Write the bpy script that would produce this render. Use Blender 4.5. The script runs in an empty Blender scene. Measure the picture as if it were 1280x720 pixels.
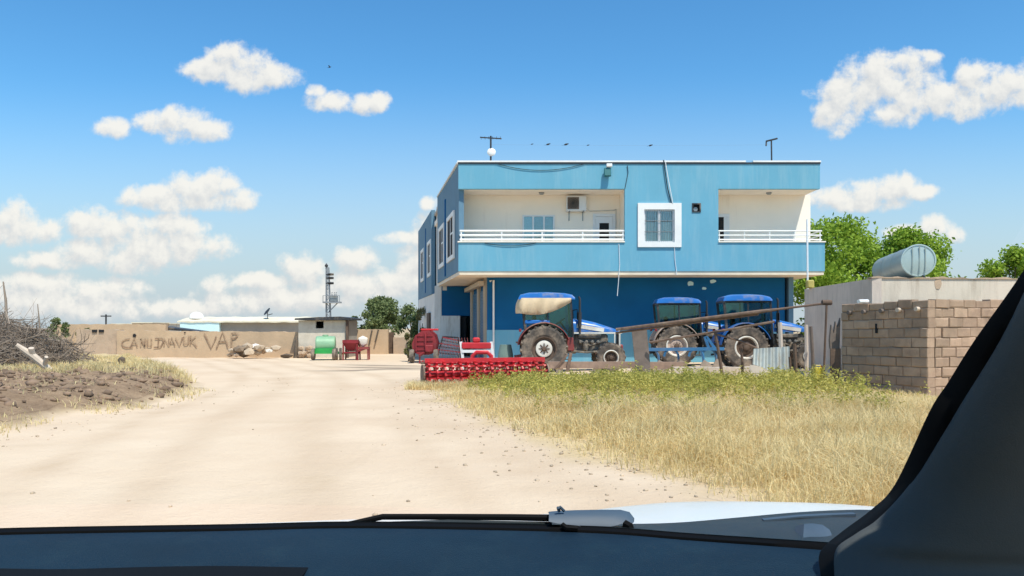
import bpy, math, random
import numpy as np
from mathutils import Vector, Matrix, noise as mnoise
R = math.radians
rng = random.Random(7)
nr = np.random.default_rng(11)
C = bpy.context.scene.collection
SC = bpy.context.scene

# ------------------------------------------------------------------ camera
EYE = 1.5
cam_d = bpy.data.cameras.new('camera')
cam = bpy.data.objects.new('camera', cam_d)
C.objects.link(cam)
cam.location = (0, 0, EYE)
cam.rotation_euler = (R(90), 0, 0)
cam_d.sensor_width = 36
cam_d.lens = 36 * 1000 / 1280
cam_d.shift_y = 50 / 1280
cam_d.clip_start = 0.02
cam_d.clip_end = 6000
SC.camera = cam

# ------------------------------------------------------------------ light
SUN_TO = Vector((0.27, -0.47, 1.0)).normalized()
EXPOSURE = 0.42
sd = bpy.data.lights.new('sun', 'SUN')
sd.energy = 3.9
sd.angle = R(0.5)
sd.color = (1.0, 0.945, 0.84)
so = bpy.data.objects.new('sun', sd)
C.objects.link(so)
so.rotation_euler = SUN_TO.to_track_quat('Z', 'Y').to_euler()
SC.view_settings.view_transform = 'Standard'
SC.view_settings.look = 'None'
SC.view_settings.gamma = 1
SC.view_settings.exposure = EXPOSURE
SC.view_settings.use_curve_mapping = False
SC.cycles.max_bounces = 10
SC.cycles.diffuse_bounces = 7
SC.cycles.transparent_max_bounces = 16
SC.cycles.caustics_reflective = False
SC.cycles.caustics_refractive = False

# ------------------------------------------------------------------ sky with cumulus at infinity
world = bpy.data.worlds.new('World')
SC.world = world
world.use_nodes = True
wt = world.node_tree
wt.nodes.clear()


def wn(tree, kind, **kw):
    n = tree.nodes.new(kind)
    for k, v in kw.items():
        setattr(n, k, v)
    return n


def setin(n, i, v):
    n.inputs[i].default_value = v


def cloud_group():
    # (u, v, half width, half height) as direction slopes x/y and z/y, times 1000
    px = [(262, 90, 34, 17), (300, 84, 36, 28), (282, 70, 24, 16), (338, 94, 36, 17), (310, 104, 34, 14),
          (142, 159, 22, 13), (200, 152, 34, 14), (228, 156, 34, 22), (262, 163, 32, 14), (214, 146, 20, 12),
          (396, 114, 12, 8), (414, 128, 34, 12), (458, 130, 26, 14), (474, 126, 14, 14),
          (190, 246, 44, 16), (240, 236, 36, 22), (275, 230, 26, 18), (290, 250, 30, 16), (225, 254, 60, 12),
          (18, 276, 34, 24), (48, 288, 34, 16), (10, 292, 40, 16),
          (110, 278, 32, 20), (150, 284, 44, 20), (215, 283, 44, 16), (180, 300, 60, 18), (245, 305, 44, 14),
          (60, 326, 42, 12), (110, 316, 46, 18), (170, 324, 50, 18), (215, 318, 34, 14),
          (50, 354, 60, 14), (130, 364, 60, 16), (90, 380, 120, 22), (20, 372, 60, 16), (230, 385, 80, 12), (200, 312, 90, 16),
          (272, 356, 22, 12), (380, 336, 32, 20), (445, 326, 27, 19), (330, 352, 50, 12), (350, 374, 110, 18), (440, 356, 60, 18),
          (500, 297, 26, 9), (516, 326, 24, 22), (540, 300, 30, 30), (490, 356, 60, 20), (536, 253, 12, 9),
          (1092, 104, 44, 38), (1060, 122, 44, 24), (1045, 146, 24, 24), (1130, 108, 50, 32), (1165, 122, 50, 24), (1120, 140, 34, 18),
          (1205, 128, 34, 24), (1222, 96, 30, 20), (1250, 112, 36, 26), (1290, 106, 44, 28), (1135, 78, 34, 16), (1160, 70, 18, 9),
          (1034, 136, 22, 12), (1030, 152, 14, 12),
          (1045, 248, 40, 14), (1090, 242, 44, 18), (1125, 232, 30, 18), (1150, 240, 24, 10), (1080, 256, 60, 10),
          (1132, 290, 24, 10), (1168, 284, 24, 16), (1190, 294, 18, 10),
          (1330, 250, 40, 20), (1420, 160, 70, 30), (-110, 200, 70, 24), (-160, 330, 120, 24), (1400, 330, 120, 26)]
    g = bpy.data.node_groups.new('cloud_density', 'ShaderNodeTree')
    g.interface.new_socket('P', in_out='INPUT', socket_type='NodeSocketVector')
    g.interface.new_socket('D', in_out='OUTPUT', socket_type='NodeSocketFloat')
    gi = g.nodes.new('NodeGroupInput')
    go = g.nodes.new('NodeGroupOutput')
    prev = None
    for (x, y, a, b) in px:
        u, v, a, b = (x - 640) / 1000, (410 - y) / 1000, a * 1.22 / 1000, b * 1.22 / 1000
        m = wn(g, 'ShaderNodeVectorMath', operation='MULTIPLY_ADD')
        g.links.new(gi.outputs[0], m.inputs[0])
        setin(m, 1, (1 / a, 1 / b, 0))
        setin(m, 2, (-u / a, -v / b, 0))
        d = wn(g, 'ShaderNodeVectorMath', operation='DOT_PRODUCT')
        g.links.new(m.outputs[0], d.inputs[0])
        g.links.new(m.outputs[0], d.inputs[1])
        if prev is None:
            prev = d.outputs['Value']
        else:
            k = wn(g, 'ShaderNodeMath', operation='SMOOTH_MIN')
            setin(k, 2, 0.35)
            g.links.new(prev, k.inputs[0])
            g.links.new(d.outputs['Value'], k.inputs[1])
            prev = k.outputs[0]
    n1 = wn(g, 'ShaderNodeTexNoise')
    n1.noise_dimensions = '2D'
    g.links.new(gi.outputs[0], n1.inputs['Vector'])
    n1.inputs['Scale'].default_value = 38
    n1.inputs['Detail'].default_value = 9
    n1.inputs['Roughness'].default_value = 0.6
    n1.inputs['Distortion'].default_value = 0.1
    a1 = wn(g, 'ShaderNodeMath', operation='MULTIPLY_ADD')
    g.links.new(n1.outputs[0], a1.inputs[0])
    setin(a1, 1, 2.1)
    setin(a1, 2, -0.22)
    s = wn(g, 'ShaderNodeMath', operation='SUBTRACT')
    g.links.new(a1.outputs[0], s.inputs[0])
    g.links.new(prev, s.inputs[1])
    g.links.new(s.outputs[0], go.inputs[0])
    return g


sky = wn(wt, 'ShaderNodeTexSky', sky_type='NISHITA', sun_disc=False)
sky.sun_elevation = math.asin(SUN_TO.z)
sky.sun_rotation = math.atan2(SUN_TO.x, SUN_TO.y)
sky.altitude = 400
sky.air_density = 1.0
sky.dust_density = 0.6
sky.ozone_density = 2.2
hs = wn(wt, 'ShaderNodeHueSaturation')
hs.inputs['Saturation'].default_value = 1.27
hs.inputs['Value'].default_value = 0.93
wt.links.new(sky.outputs[0], hs.inputs['Color'])
tc = wn(wt, 'ShaderNodeTexCoord')
sep = wn(wt, 'ShaderNodeSeparateXYZ')
wt.links.new(tc.outputs['Generated'], sep.inputs[0])
ymax = wn(wt, 'ShaderNodeMath', operation='MAXIMUM')
wt.links.new(sep.outputs['Y'], ymax.inputs[0])
setin(ymax, 1, 0.02)
du = wn(wt, 'ShaderNodeMath', operation='DIVIDE')
wt.links.new(sep.outputs['X'], du.inputs[0])
wt.links.new(ymax.outputs[0], du.inputs[1])
dv = wn(wt, 'ShaderNodeMath', operation='DIVIDE')
wt.links.new(sep.outputs['Z'], dv.inputs[0])
wt.links.new(ymax.outputs[0], dv.inputs[1])
P = wn(wt, 'ShaderNodeCombineXYZ')
wt.links.new(du.outputs[0], P.inputs[0])
wt.links.new(dv.outputs[0], P.inputs[1])
CG = cloud_group()


def dens(vec):
    n = wn(wt, 'ShaderNodeGroup')
    n.node_tree = CG
    wt.links.new(vec, n.inputs[0])
    return n.outputs[0]


off = wn(wt, 'ShaderNodeVectorMath', operation='ADD')
wt.links.new(P.outputs[0], off.inputs[0])
setin(off, 1, (0.005, 0.013, 0))
D0, D1 = dens(P.outputs[0]), dens(off.outputs[0])
al = wn(wt, 'ShaderNodeMapRange', interpolation_type='SMOOTHSTEP')
wt.links.new(D0, al.inputs[0])
setin(al, 1, -0.22)
setin(al, 2, 0.75)
df = wn(wt, 'ShaderNodeMath', operation='SUBTRACT')
wt.links.new(D0, df.inputs[0])
wt.links.new(D1, df.inputs[1])
lt = wn(wt, 'ShaderNodeMapRange', interpolation_type='SMOOTHSTEP')
wt.links.new(df.outputs[0], lt.inputs[0])
setin(lt, 1, -0.75)
setin(lt, 2, 0.75)
cc = wn(wt, 'ShaderNodeMix', data_type='RGBA')
wt.links.new(lt.outputs[0], cc.inputs[0])
CLOUD_DARK, CLOUD_LIT = (0.545, 0.545, 0.55, 1), (0.73, 0.70, 0.655, 1)
cc.inputs[6].default_value = CLOUD_DARK
cc.inputs[7].default_value = CLOUD_LIT
SKY_K = 0.15
sk = wn(wt, 'ShaderNodeVectorMath', operation='SCALE')
wt.links.new(hs.outputs[0], sk.inputs[0])
sk.inputs['Scale'].default_value = 1.0
st_n = wn(wt, 'ShaderNodeVectorMath', operation='MULTIPLY')
setin(st_n, 1, (0.85, 1.05, 1.03))
wt.links.new(sk.outputs[0], st_n.inputs[0])
cs = wn(wt, 'ShaderNodeVectorMath', operation='SCALE')
wt.links.new(cc.outputs[2], cs.inputs[0])
cs.inputs['Scale'].default_value = 1.0 / SKY_K
# thin summer haze towards the horizon
hz = wn(wt, 'ShaderNodeMapRange', interpolation_type='SMOOTHSTEP')
wt.links.new(dv.outputs[0], hz.inputs[0])
setin(hz, 1, 0.33)
setin(hz, 2, 0.0)
setin(hz, 3, 0.0)
setin(hz, 4, 0.97)
hm = wn(wt, 'ShaderNodeMix', data_type='RGBA')
wt.links.new(hz.outputs[0], hm.inputs[0])
wt.links.new(st_n.outputs[0], hm.inputs[6])
hm.inputs[7].default_value = (0.405 / SKY_K, 0.465 / SKY_K, 0.515 / SKY_K, 1)
am = wn(wt, 'ShaderNodeMath', operation='MULTIPLY')
wt.links.new(al.outputs[0], am.inputs[0])
setin(am, 1, 0.95)
mx = wn(wt, 'ShaderNodeMix', data_type='RGBA')
wt.links.new(am.outputs[0], mx.inputs[0])
wt.links.new(hm.outputs[2], mx.inputs[6])
wt.links.new(cs.outputs[0], mx.inputs[7])
bg = wn(wt, 'ShaderNodeBackground')
bg.inputs[1].default_value = SKY_K
wt.links.new(mx.outputs[2], bg.inputs[0])
wo = wn(wt, 'ShaderNodeOutputWorld')
wt.links.new(bg.outputs[0], wo.inputs[0])


# ------------------------------------------------------------------ materials
def newmat(name):
    m = bpy.data.materials.new(name)
    m.use_nodes = True
    t = m.node_tree
    t.nodes.clear()
    o = t.nodes.new('ShaderNodeOutputMaterial')
    p = t.nodes.new('ShaderNodeBsdfPrincipled')
    t.links.new(p.outputs[0], o.inputs[0])
    return m, t, p


def noise_node(t, scale, detail=6, rough=0.6, stretch=None, vec=None):
    c = t.nodes.new('ShaderNodeTexCoord')
    n = t.nodes.new('ShaderNodeTexNoise')
    n.inputs['Scale'].default_value = scale
    n.inputs['Detail'].default_value = detail
    n.inputs['Roughness'].default_value = rough
    if stretch:
        mp = t.nodes.new('ShaderNodeMapping')
        mp.inputs['Scale'].default_value = stretch
        t.links.new(c.outputs['Object'], mp.inputs[0])
        t.links.new(mp.outputs[0], n.inputs['Vector'])
    else:
        t.links.new(c.outputs['Object'], n.inputs['Vector'])
    return n


def ramp(t, src, lo, hi):
    r = t.nodes.new('ShaderNodeMapRange')
    r.inputs[1].default_value = lo
    r.inputs[2].default_value = hi
    t.links.new(src, r.inputs[0])
    return r.outputs[0]


def mixc(t, fac, a, b):
    m = t.nodes.new('ShaderNodeMix')
    m.data_type = 'RGBA'
    for i, v in ((0, fac), (6, a), (7, b)):
        if hasattr(v, 'links') or hasattr(v, 'is_linked'):
            t.links.new(v, m.inputs[i])
        else:
            m.inputs[i].default_value = v if i == 0 else (*v[:3], 1)
    return m.outputs[2]


def pm(name, col, rough=0.7, var=0.2, scale=3.0, bump=0.0, bscale=None, metal=0.0, dirt=None, dirt_amt=0.0,
       dirt_scale=1.2, streak=False, island=0.0, spec=0.5, sheen=0.0):
    m, t, p = newmat(name)
    n = noise_node(t, scale)
    lo = tuple(c * (1 - var) for c in col)
    hi = tuple(min(1, c * (1 + var)) for c in col)
    out = mixc(t, ramp(t, n.outputs[0], 0.3, 0.7), lo, hi)
    if island:
        gm = t.nodes.new('ShaderNodeNewGeometry')
        a = ramp(t, gm.outputs['Random Per Island'], 0, 1)
        h = t.nodes.new('ShaderNodeHueSaturation')
        r = t.nodes.new('ShaderNodeMapRange')
        r.inputs[3].default_value = 1 - island
        r.inputs[4].default_value = 1 + island
        t.links.new(a, r.inputs[0])
        t.links.new(r.outputs[0], h.inputs['Value'])
        t.links.new(out, h.inputs['Color'])
        out = h.outputs[0]
    if dirt:
        st = (6, 6, 0.7) if streak else None
        n2 = noise_node(t, dirt_scale, 8, 0.68, st)
        out = mixc(t, ramp(t, n2.outputs[0], 0.62 - 0.35 * dirt_amt, 0.95 - 0.45 * dirt_amt), out, dirt)
    if hasattr(out, 'is_linked'):
        t.links.new(out, p.inputs['Base Color'])
    p.inputs['Roughness'].default_value = rough
    p.inputs['Metallic'].default_value = metal
    p.inputs['Specular IOR Level'].default_value = spec
    if bump:
        n3 = noise_node(t, bscale or scale * 6, 8, 0.65)
        b = t.nodes.new('ShaderNodeBump')
        b.inputs['Strength'].default_value = 1.0
        b.inputs['Distance'].default_value = bump
        t.links.new(n3.outputs[0], b.inputs['Height'])
        t.links.new(b.outputs[0], p.inputs['Normal'])
    return m


def leafmat(name, a, b, c2=None, trans=0.25):
    m, t, p = newmat(name)
    gm = t.nodes.new('ShaderNodeNewGeometry')
    n = noise_node(t, 0.9, 3)
    s = t.nodes.new('ShaderNodeMath')
    s.operation = 'MULTIPLY_ADD'
    t.links.new(gm.outputs['Random Per Island'], s.inputs[0])
    s.inputs[1].default_value = 0.6
    q = ramp(t, n.outputs[0], 0.3, 0.7)
    s2 = t.nodes.new('ShaderNodeMath')
    s2.operation = 'MULTIPLY'
    t.links.new(q, s2.inputs[0])
    s2.inputs[1].default_value = 0.5
    t.links.new(s2.outputs[0], s.inputs[2])
    col = mixc(t, s.outputs[0], a, b)
    t.links.new(col, p.inputs['Base Color'])
    p.inputs['Roughness'].default_value = 0.65
    p.inputs['Specular IOR Level'].default_value = 0.2
    tr = t.nodes.new('ShaderNodeBsdfTranslucent')
    t.links.new(col, tr.inputs[0])
    mxs = t.nodes.new('ShaderNodeMixShader')
    mxs.inputs[0].default_value = trans
    t.links.new(p.outputs[0], mxs.inputs[1])
    t.links.new(tr.outputs[0], mxs.inputs[2])
    o = [x for x in t.nodes if x.type == 'OUTPUT_MATERIAL'][0]
    t.links.new(mxs.outputs[0], o.inputs[0])
    return m


def glassmat(name, tint, gl=0.25):
    m, t, p = newmat(name)
    tr = t.nodes.new('ShaderNodeBsdfTransparent')
    tr.inputs[0].default_value = (*tint, 1)
    g = t.nodes.new('ShaderNodeBsdfGlossy')
    g.inputs['Roughness'].default_value = 0.03
    g.inputs[0].default_value = (0.9, 0.95, 0.95, 1)
    x = t.nodes.new('ShaderNodeMixShader')
    x.inputs[0].default_value = gl
    t.links.new(tr.outputs[0], x.inputs[1])
    t.links.new(g.outputs[0], x.inputs[2])
    o = [q for q in t.nodes if q.type == 'OUTPUT_MATERIAL'][0]
    t.links.new(x.outputs[0], o.inputs[0])
    t.nodes.remove(p)
    return m


DUST = (0.42, 0.32, 0.22)
M = {}
M['blue_light'] = pm('light_blue_render', (0.13, 0.37, 0.50), 0.75, 0.06, 0.6, 0.004, 40, dirt=(0.21, 0.42, 0.52), dirt_amt=0.42, streak=True, dirt_scale=0.5)
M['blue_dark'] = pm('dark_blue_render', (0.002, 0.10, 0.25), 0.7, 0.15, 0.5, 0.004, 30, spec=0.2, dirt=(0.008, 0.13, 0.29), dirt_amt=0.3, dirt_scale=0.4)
M['blue_shaded'] = pm('shaded_blue_render', (0.115, 0.225, 0.315), 0.8, 0.1, 0.8, 0.004, 30, dirt=(0.2, 0.25, 0.3), dirt_amt=0.2, streak=True)  # same blue paint, with the shade of the side walls mixed into the colour
M['cream'] = pm('cream_render', (0.92, 0.83, 0.72), 0.85, 0.03, 0.8, 0.004, 40, dirt=(0.72, 0.63, 0.54), dirt_amt=0.1, streak=True, dirt_scale=0.5)
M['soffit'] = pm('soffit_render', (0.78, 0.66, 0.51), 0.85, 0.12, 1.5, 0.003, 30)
M['white'] = pm('white_paint', (0.80, 0.79, 0.76), 0.5, 0.04, 3, dirt=(0.5, 0.46, 0.4), dirt_amt=0.12)
M['whitewall'] = pm('white_render', (0.74, 0.71, 0.66), 0.85, 0.06, 1, 0.004, 30, dirt=(0.45, 0.38, 0.3), dirt_amt=0.3, streak=True)
M['tan'] = pm('tan_render', (0.45, 0.37, 0.28), 0.85, 0.1, 1)
M['darkgap'] = pm('dark_interior', (0.012, 0.013, 0.015), 0.9, 0.1, 1)
M['window_frame'] = pm('window_upvc', (0.72, 0.73, 0.74), 0.35, 0.03, 3)
M['curtain'] = pm('net_curtain', (0.62, 0.60, 0.55), 0.9, 0.1, 6)
M['glass'] = glassmat('window_glass', (0.72, 0.80, 0.82), 0.14)
M['cabglass'] = glassmat('tinted_cab_glass', (0.38, 0.76, 0.76), 0.035)
M['shutter'] = pm('roller_shutter', (0.03, 0.12, 0.22), 0.5, 0.15, 2)
M['metal_dark'] = pm('dark_metal', (0.03, 0.03, 0.033), 0.5, 0.2, 6, dirt=DUST, dirt_amt=0.25)
M['metal_grey'] = pm('grey_metal', (0.30, 0.31, 0.31), 0.45, 0.15, 4, metal=0.5, dirt=(0.2, 0.15, 0.1), dirt_amt=0.2)
M['rust'] = pm('rusty_steel', (0.16, 0.10, 0.07), 0.75, 0.35, 5, 0.004, 40, dirt=(0.30, 0.22, 0.16), dirt_amt=0.4)
M['galv'] = pm('galvanised_sheet', (0.33, 0.355, 0.335), 0.55, 0.15, 3, metal=0.15, dirt=(0.28, 0.22, 0.16), dirt_amt=0.3, streak=True)
M['tank'] = pm('tank_paint', (0.36, 0.42, 0.395), 0.45, 0.08, 1.5, metal=0.35, dirt=(0.36, 0.33, 0.28), dirt_amt=0.25, streak=True)
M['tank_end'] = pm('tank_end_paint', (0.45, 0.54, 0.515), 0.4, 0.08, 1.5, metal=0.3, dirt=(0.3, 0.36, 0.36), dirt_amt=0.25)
M['tr_blue'] = pm('tractor_blue', (0.014, 0.14, 0.45), 0.33, 0.12, 3, dirt=DUST, dirt_amt=0.27, dirt_scale=2.5)
M['tr_red'] = pm('faded_red_paint', (0.26, 0.05, 0.045), 0.5, 0.2, 4, dirt=DUST, dirt_amt=0.35)
M['red'] = pm('red_paint', (0.55, 0.022, 0.03), 0.4, 0.15, 4, dirt=(0.35, 0.10, 0.07), dirt_amt=0.3)
M['red_dark'] = pm('old_red_paint', (0.24, 0.016, 0.022), 0.6, 0.25, 4, dirt=(0.10, 0.03, 0.03), dirt_amt=0.4)
M['engine'] = pm('engine_block', (0.10, 0.095, 0.085), 0.6, 0.5, 9, 0.01, 25, dirt=DUST, dirt_amt=0.45, dirt_scale=5)
M['tyre'] = pm('tyre_rubber', (0.08, 0.066, 0.055), 0.85, 0.25, 5, 0.003, 60, dirt=(0.34, 0.26, 0.19), dirt_amt=0.55, dirt_scale=3)
M['rim_white'] = pm('white_rim_paint', (0.70, 0.66, 0.58), 0.5, 0.1, 6, dirt=(0.4, 0.3, 0.22), dirt_amt=0.3)
M['rim_dust'] = pm('dusty_rim', (0.50, 0.38, 0.31), 0.7, 0.15, 6, dirt=(0.2, 0.14, 0.1), dirt_amt=0.3)
M['rim_brown'] = pm('muddy_rim', (0.10, 0.065, 0.045), 0.8, 0.3, 6)
M['tarp'] = pm('beige_tarpaulin', (0.62, 0.47, 0.30), 0.85, 0.1, 4, 0.004, 20)
M['plough'] = pm('plough_blue', (0.035, 0.15, 0.31), 0.45, 0.2, 4, dirt=(0.2, 0.2, 0.22), dirt_amt=0.3)
M['rust_pale'] = pm('pale_rusty_steel', (0.30, 0.20, 0.145), 0.8, 0.25, 5, 0.004, 40, dirt=(0.14, 0.09, 0.065), dirt_amt=0.35)
M['ploughshare'] = pm('worn_ploughshare', (0.38, 0.31, 0.25), 0.5, 0.2, 6, metal=0.3)
M['greytarp'] = pm('grey_green_plastic', (0.16, 0.23, 0.20), 0.7, 0.15, 3, dirt=DUST, dirt_amt=0.2)
M['green'] = pm('green_paint', (0.03, 0.34, 0.07), 0.4, 0.12, 4, dirt=DUST, dirt_amt=0.15)
M['green_pale'] = pm('pale_green_tank', (0.24, 0.42, 0.25), 0.4, 0.1, 3, dirt=DUST, dirt_amt=0.25)
M['sack'] = pm('white_sack', (0.74, 0.68, 0.60), 0.9, 0.08, 5, 0.01, 12)
M['yellow'] = pm('yellow_plastic', (0.70, 0.55, 0.03), 0.4, 0.1, 4)
M['dull_yellow'] = pm('faded_yellow_plastic', (0.45, 0.37, 0.10), 0.6, 0.1, 4)
M['concrete'] = pm('concrete', (0.50, 0.42, 0.34), 0.9, 0.15, 2, 0.006, 30, dirt=(0.3, 0.25, 0.2), dirt_amt=0.3)
M['block'] = pm('concrete_block', (0.40, 0.275, 0.19), 0.95, 0.14, 3, 0.008, 45, dirt=(0.25, 0.17, 0.12), dirt_amt=0.45, dirt_scale=2.2, island=0.17)
M['mortar'] = pm('old_mortar', (0.26, 0.185, 0.135), 0.95, 0.2, 5, 0.01, 40)
M['greyrender'] = pm('grey_cement_render', (0.63, 0.525, 0.445), 0.9, 0.12, 1, 0.006, 30, dirt=(0.42, 0.35, 0.30), dirt_amt=0.3, streak=True)
M['creamrender'] = pm('cream_cement_render', (0.62, 0.54, 0.44), 0.9, 0.1, 1, 0.006, 30, dirt=(0.36, 0.29, 0.22), dirt_amt=0.35, streak=True, dirt_scale=0.6)
M['mud'] = pm('mud_plaster', (0.52, 0.37, 0.235), 0.95, 0.12, 1, 0.012, 14, dirt=(0.43, 0.31, 0.20), dirt_amt=0.35, dirt_scale=0.8)
M['creamblock'] = pm('cream_blocks', (0.60, 0.53, 0.43), 0.9, 0.12, 3, 0.01, 20, dirt=(0.46, 0.38, 0.29), dirt_amt=0.3)
M['mud_grey'] = pm('grey_mud_blocks', (0.47, 0.345, 0.24), 0.95, 0.15, 1.4, 0.012, 14, dirt=(0.27, 0.20, 0.15), dirt_amt=0.4)
M['mudroof'] = pm('pale_mud_roof', (0.72, 0.65, 0.50), 0.95, 0.1, 0.5, 0.01, 8, dirt=(0.45, 0.42, 0.33), dirt_amt=0.3)
M['greywall'] = pm('grey_stone_wall', (0.33, 0.30, 0.26), 0.95, 0.12, 0.8)
M['paleblue'] = pm('pale_blue_wash', (0.58, 0.78, 0.80), 0.85, 0.06, 1)
M['spray'] = pm('faded_spray_paint', (0.24, 0.15, 0.095), 0.9, 0.25, 9, dirt=(0.50, 0.36, 0.23), dirt_amt=0.55, dirt_scale=3)
M['wood'] = pm('weathered_timber', (0.13, 0.085, 0.06), 0.9, 0.3, 4, 0.006, 30)
M['plank'] = pm('grey_plank', (0.17, 0.135, 0.115), 0.9, 0.25, 3, 0.005, 25, dirt=(0.1, 0.08, 0.07), dirt_amt=0.3)
M['bark'] = pm('tree_bark', (0.12, 0.09, 0.065), 0.95, 0.3, 5, 0.01, 20)
M['deadwood'] = pm('dead_branches', (0.25, 0.195, 0.15), 0.95, 0.25, 2, island=0.45)
M['palelog'] = pm('bleached_log', (0.58, 0.47, 0.37), 0.9, 0.15, 3, 0.006, 20)
M['pole_steel'] = pm('galvanised_lattice', (0.30, 0.31, 0.32), 0.5, 0.1, 3, metal=0.3)
M['stone'] = pm('field_stone', (0.44, 0.34, 0.24), 0.95, 0.2, 2, 0.01, 20, island=0.3)
M['clod'] = pm('soil_clod', (0.22, 0.145, 0.095), 0.98, 0.2, 4, island=0.35)
M['bird'] = pm('dark_feathers', (0.03, 0.03, 0.035), 0.8, 0.1, 10)
M['dome'] = pm('white_dome', (0.80, 0.76, 0.70), 0.8, 0.04, 1)
M['cable'] = pm('black_cable', (0.02, 0.03, 0.045), 0.6, 0.05, 3)
M['cable_white'] = pm('white_cable', (0.75, 0.78, 0.8), 0.6, 0.05, 3)
M['teal'] = pm('teal_housing', (0.01, 0.12, 0.13), 0.5, 0.1, 3)
M['dash'] = pm('navy_dashboard', (0.0018, 0.0145, 0.029), 0.6, 0.2, 5, 0.0012, 350, spec=0.3, dirt=(0.008, 0.026, 0.040), dirt_amt=0.3, dirt_scale=14)
M['trim'] = pm('pillar_trim_cloth', (0.095, 0.105, 0.105), 0.9, 0.08, 4, 0.0004, 600, spec=0.2)
M['blackplastic'] = pm('black_plastic', (0.0028, 0.0028, 0.003), 0.7, 0.1, 6, spec=0.12)
M['cowl'] = pm('cowl_plastic', (0.012, 0.020, 0.023), 0.5, 0.2, 8, 0.0006, 300, dirt=(0.06, 0.06, 0.055), dirt_amt=0.2)
M['carwhite'] = pm('white_car_paint', (0.76, 0.79, 0.79), 0.25, 0.02, 2, dirt=(0.6, 0.56, 0.5), dirt_amt=0.2)
M['wipercap'] = pm('grey_blue_plastic', (0.055, 0.085, 0.12), 0.6, 0.06, 8)
M['headlining'] = pm('headlining', (0.3, 0.3, 0.3), 0.95, 0.05, 8)
m_, t_, p_ = newmat('clear_windscreen')
tb = t_.nodes.new('ShaderNodeBsdfTransparent')
tb.inputs[0].default_value = (0.965, 0.985, 0.98, 1)
t_.links.new(tb.outputs[0], [q for q in t_.nodes if q.type == 'OUTPUT_MATERIAL'][0].inputs[0])
t_.nodes.remove(p_)
M['windscreen'] = m_
M['leaf_bright'] = leafmat('bright_leaves', (0.09, 0.20, 0.02), (0.42, 0.56, 0.07), trans=0.4)
M['leaf_olive'] = leafmat('olive_leaves', (0.10, 0.15, 0.05), (0.26, 0.30, 0.13), trans=0.35)
M['leaf_shrub'] = leafmat('dusty_leaves', (0.12, 0.14, 0.05), (0.25, 0.22, 0.10))
M['straw'] = leafmat('straw_blades', (0.56, 0.43, 0.185), (0.91, 0.77, 0.45), trans=0.4)
M['weed'] = leafmat('weed_leaves', (0.24, 0.26, 0.038), (0.70, 0.60, 0.18), trans=0.4)

# ------------------------------------------------------------------ mesh helpers
INV = {}


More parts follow.
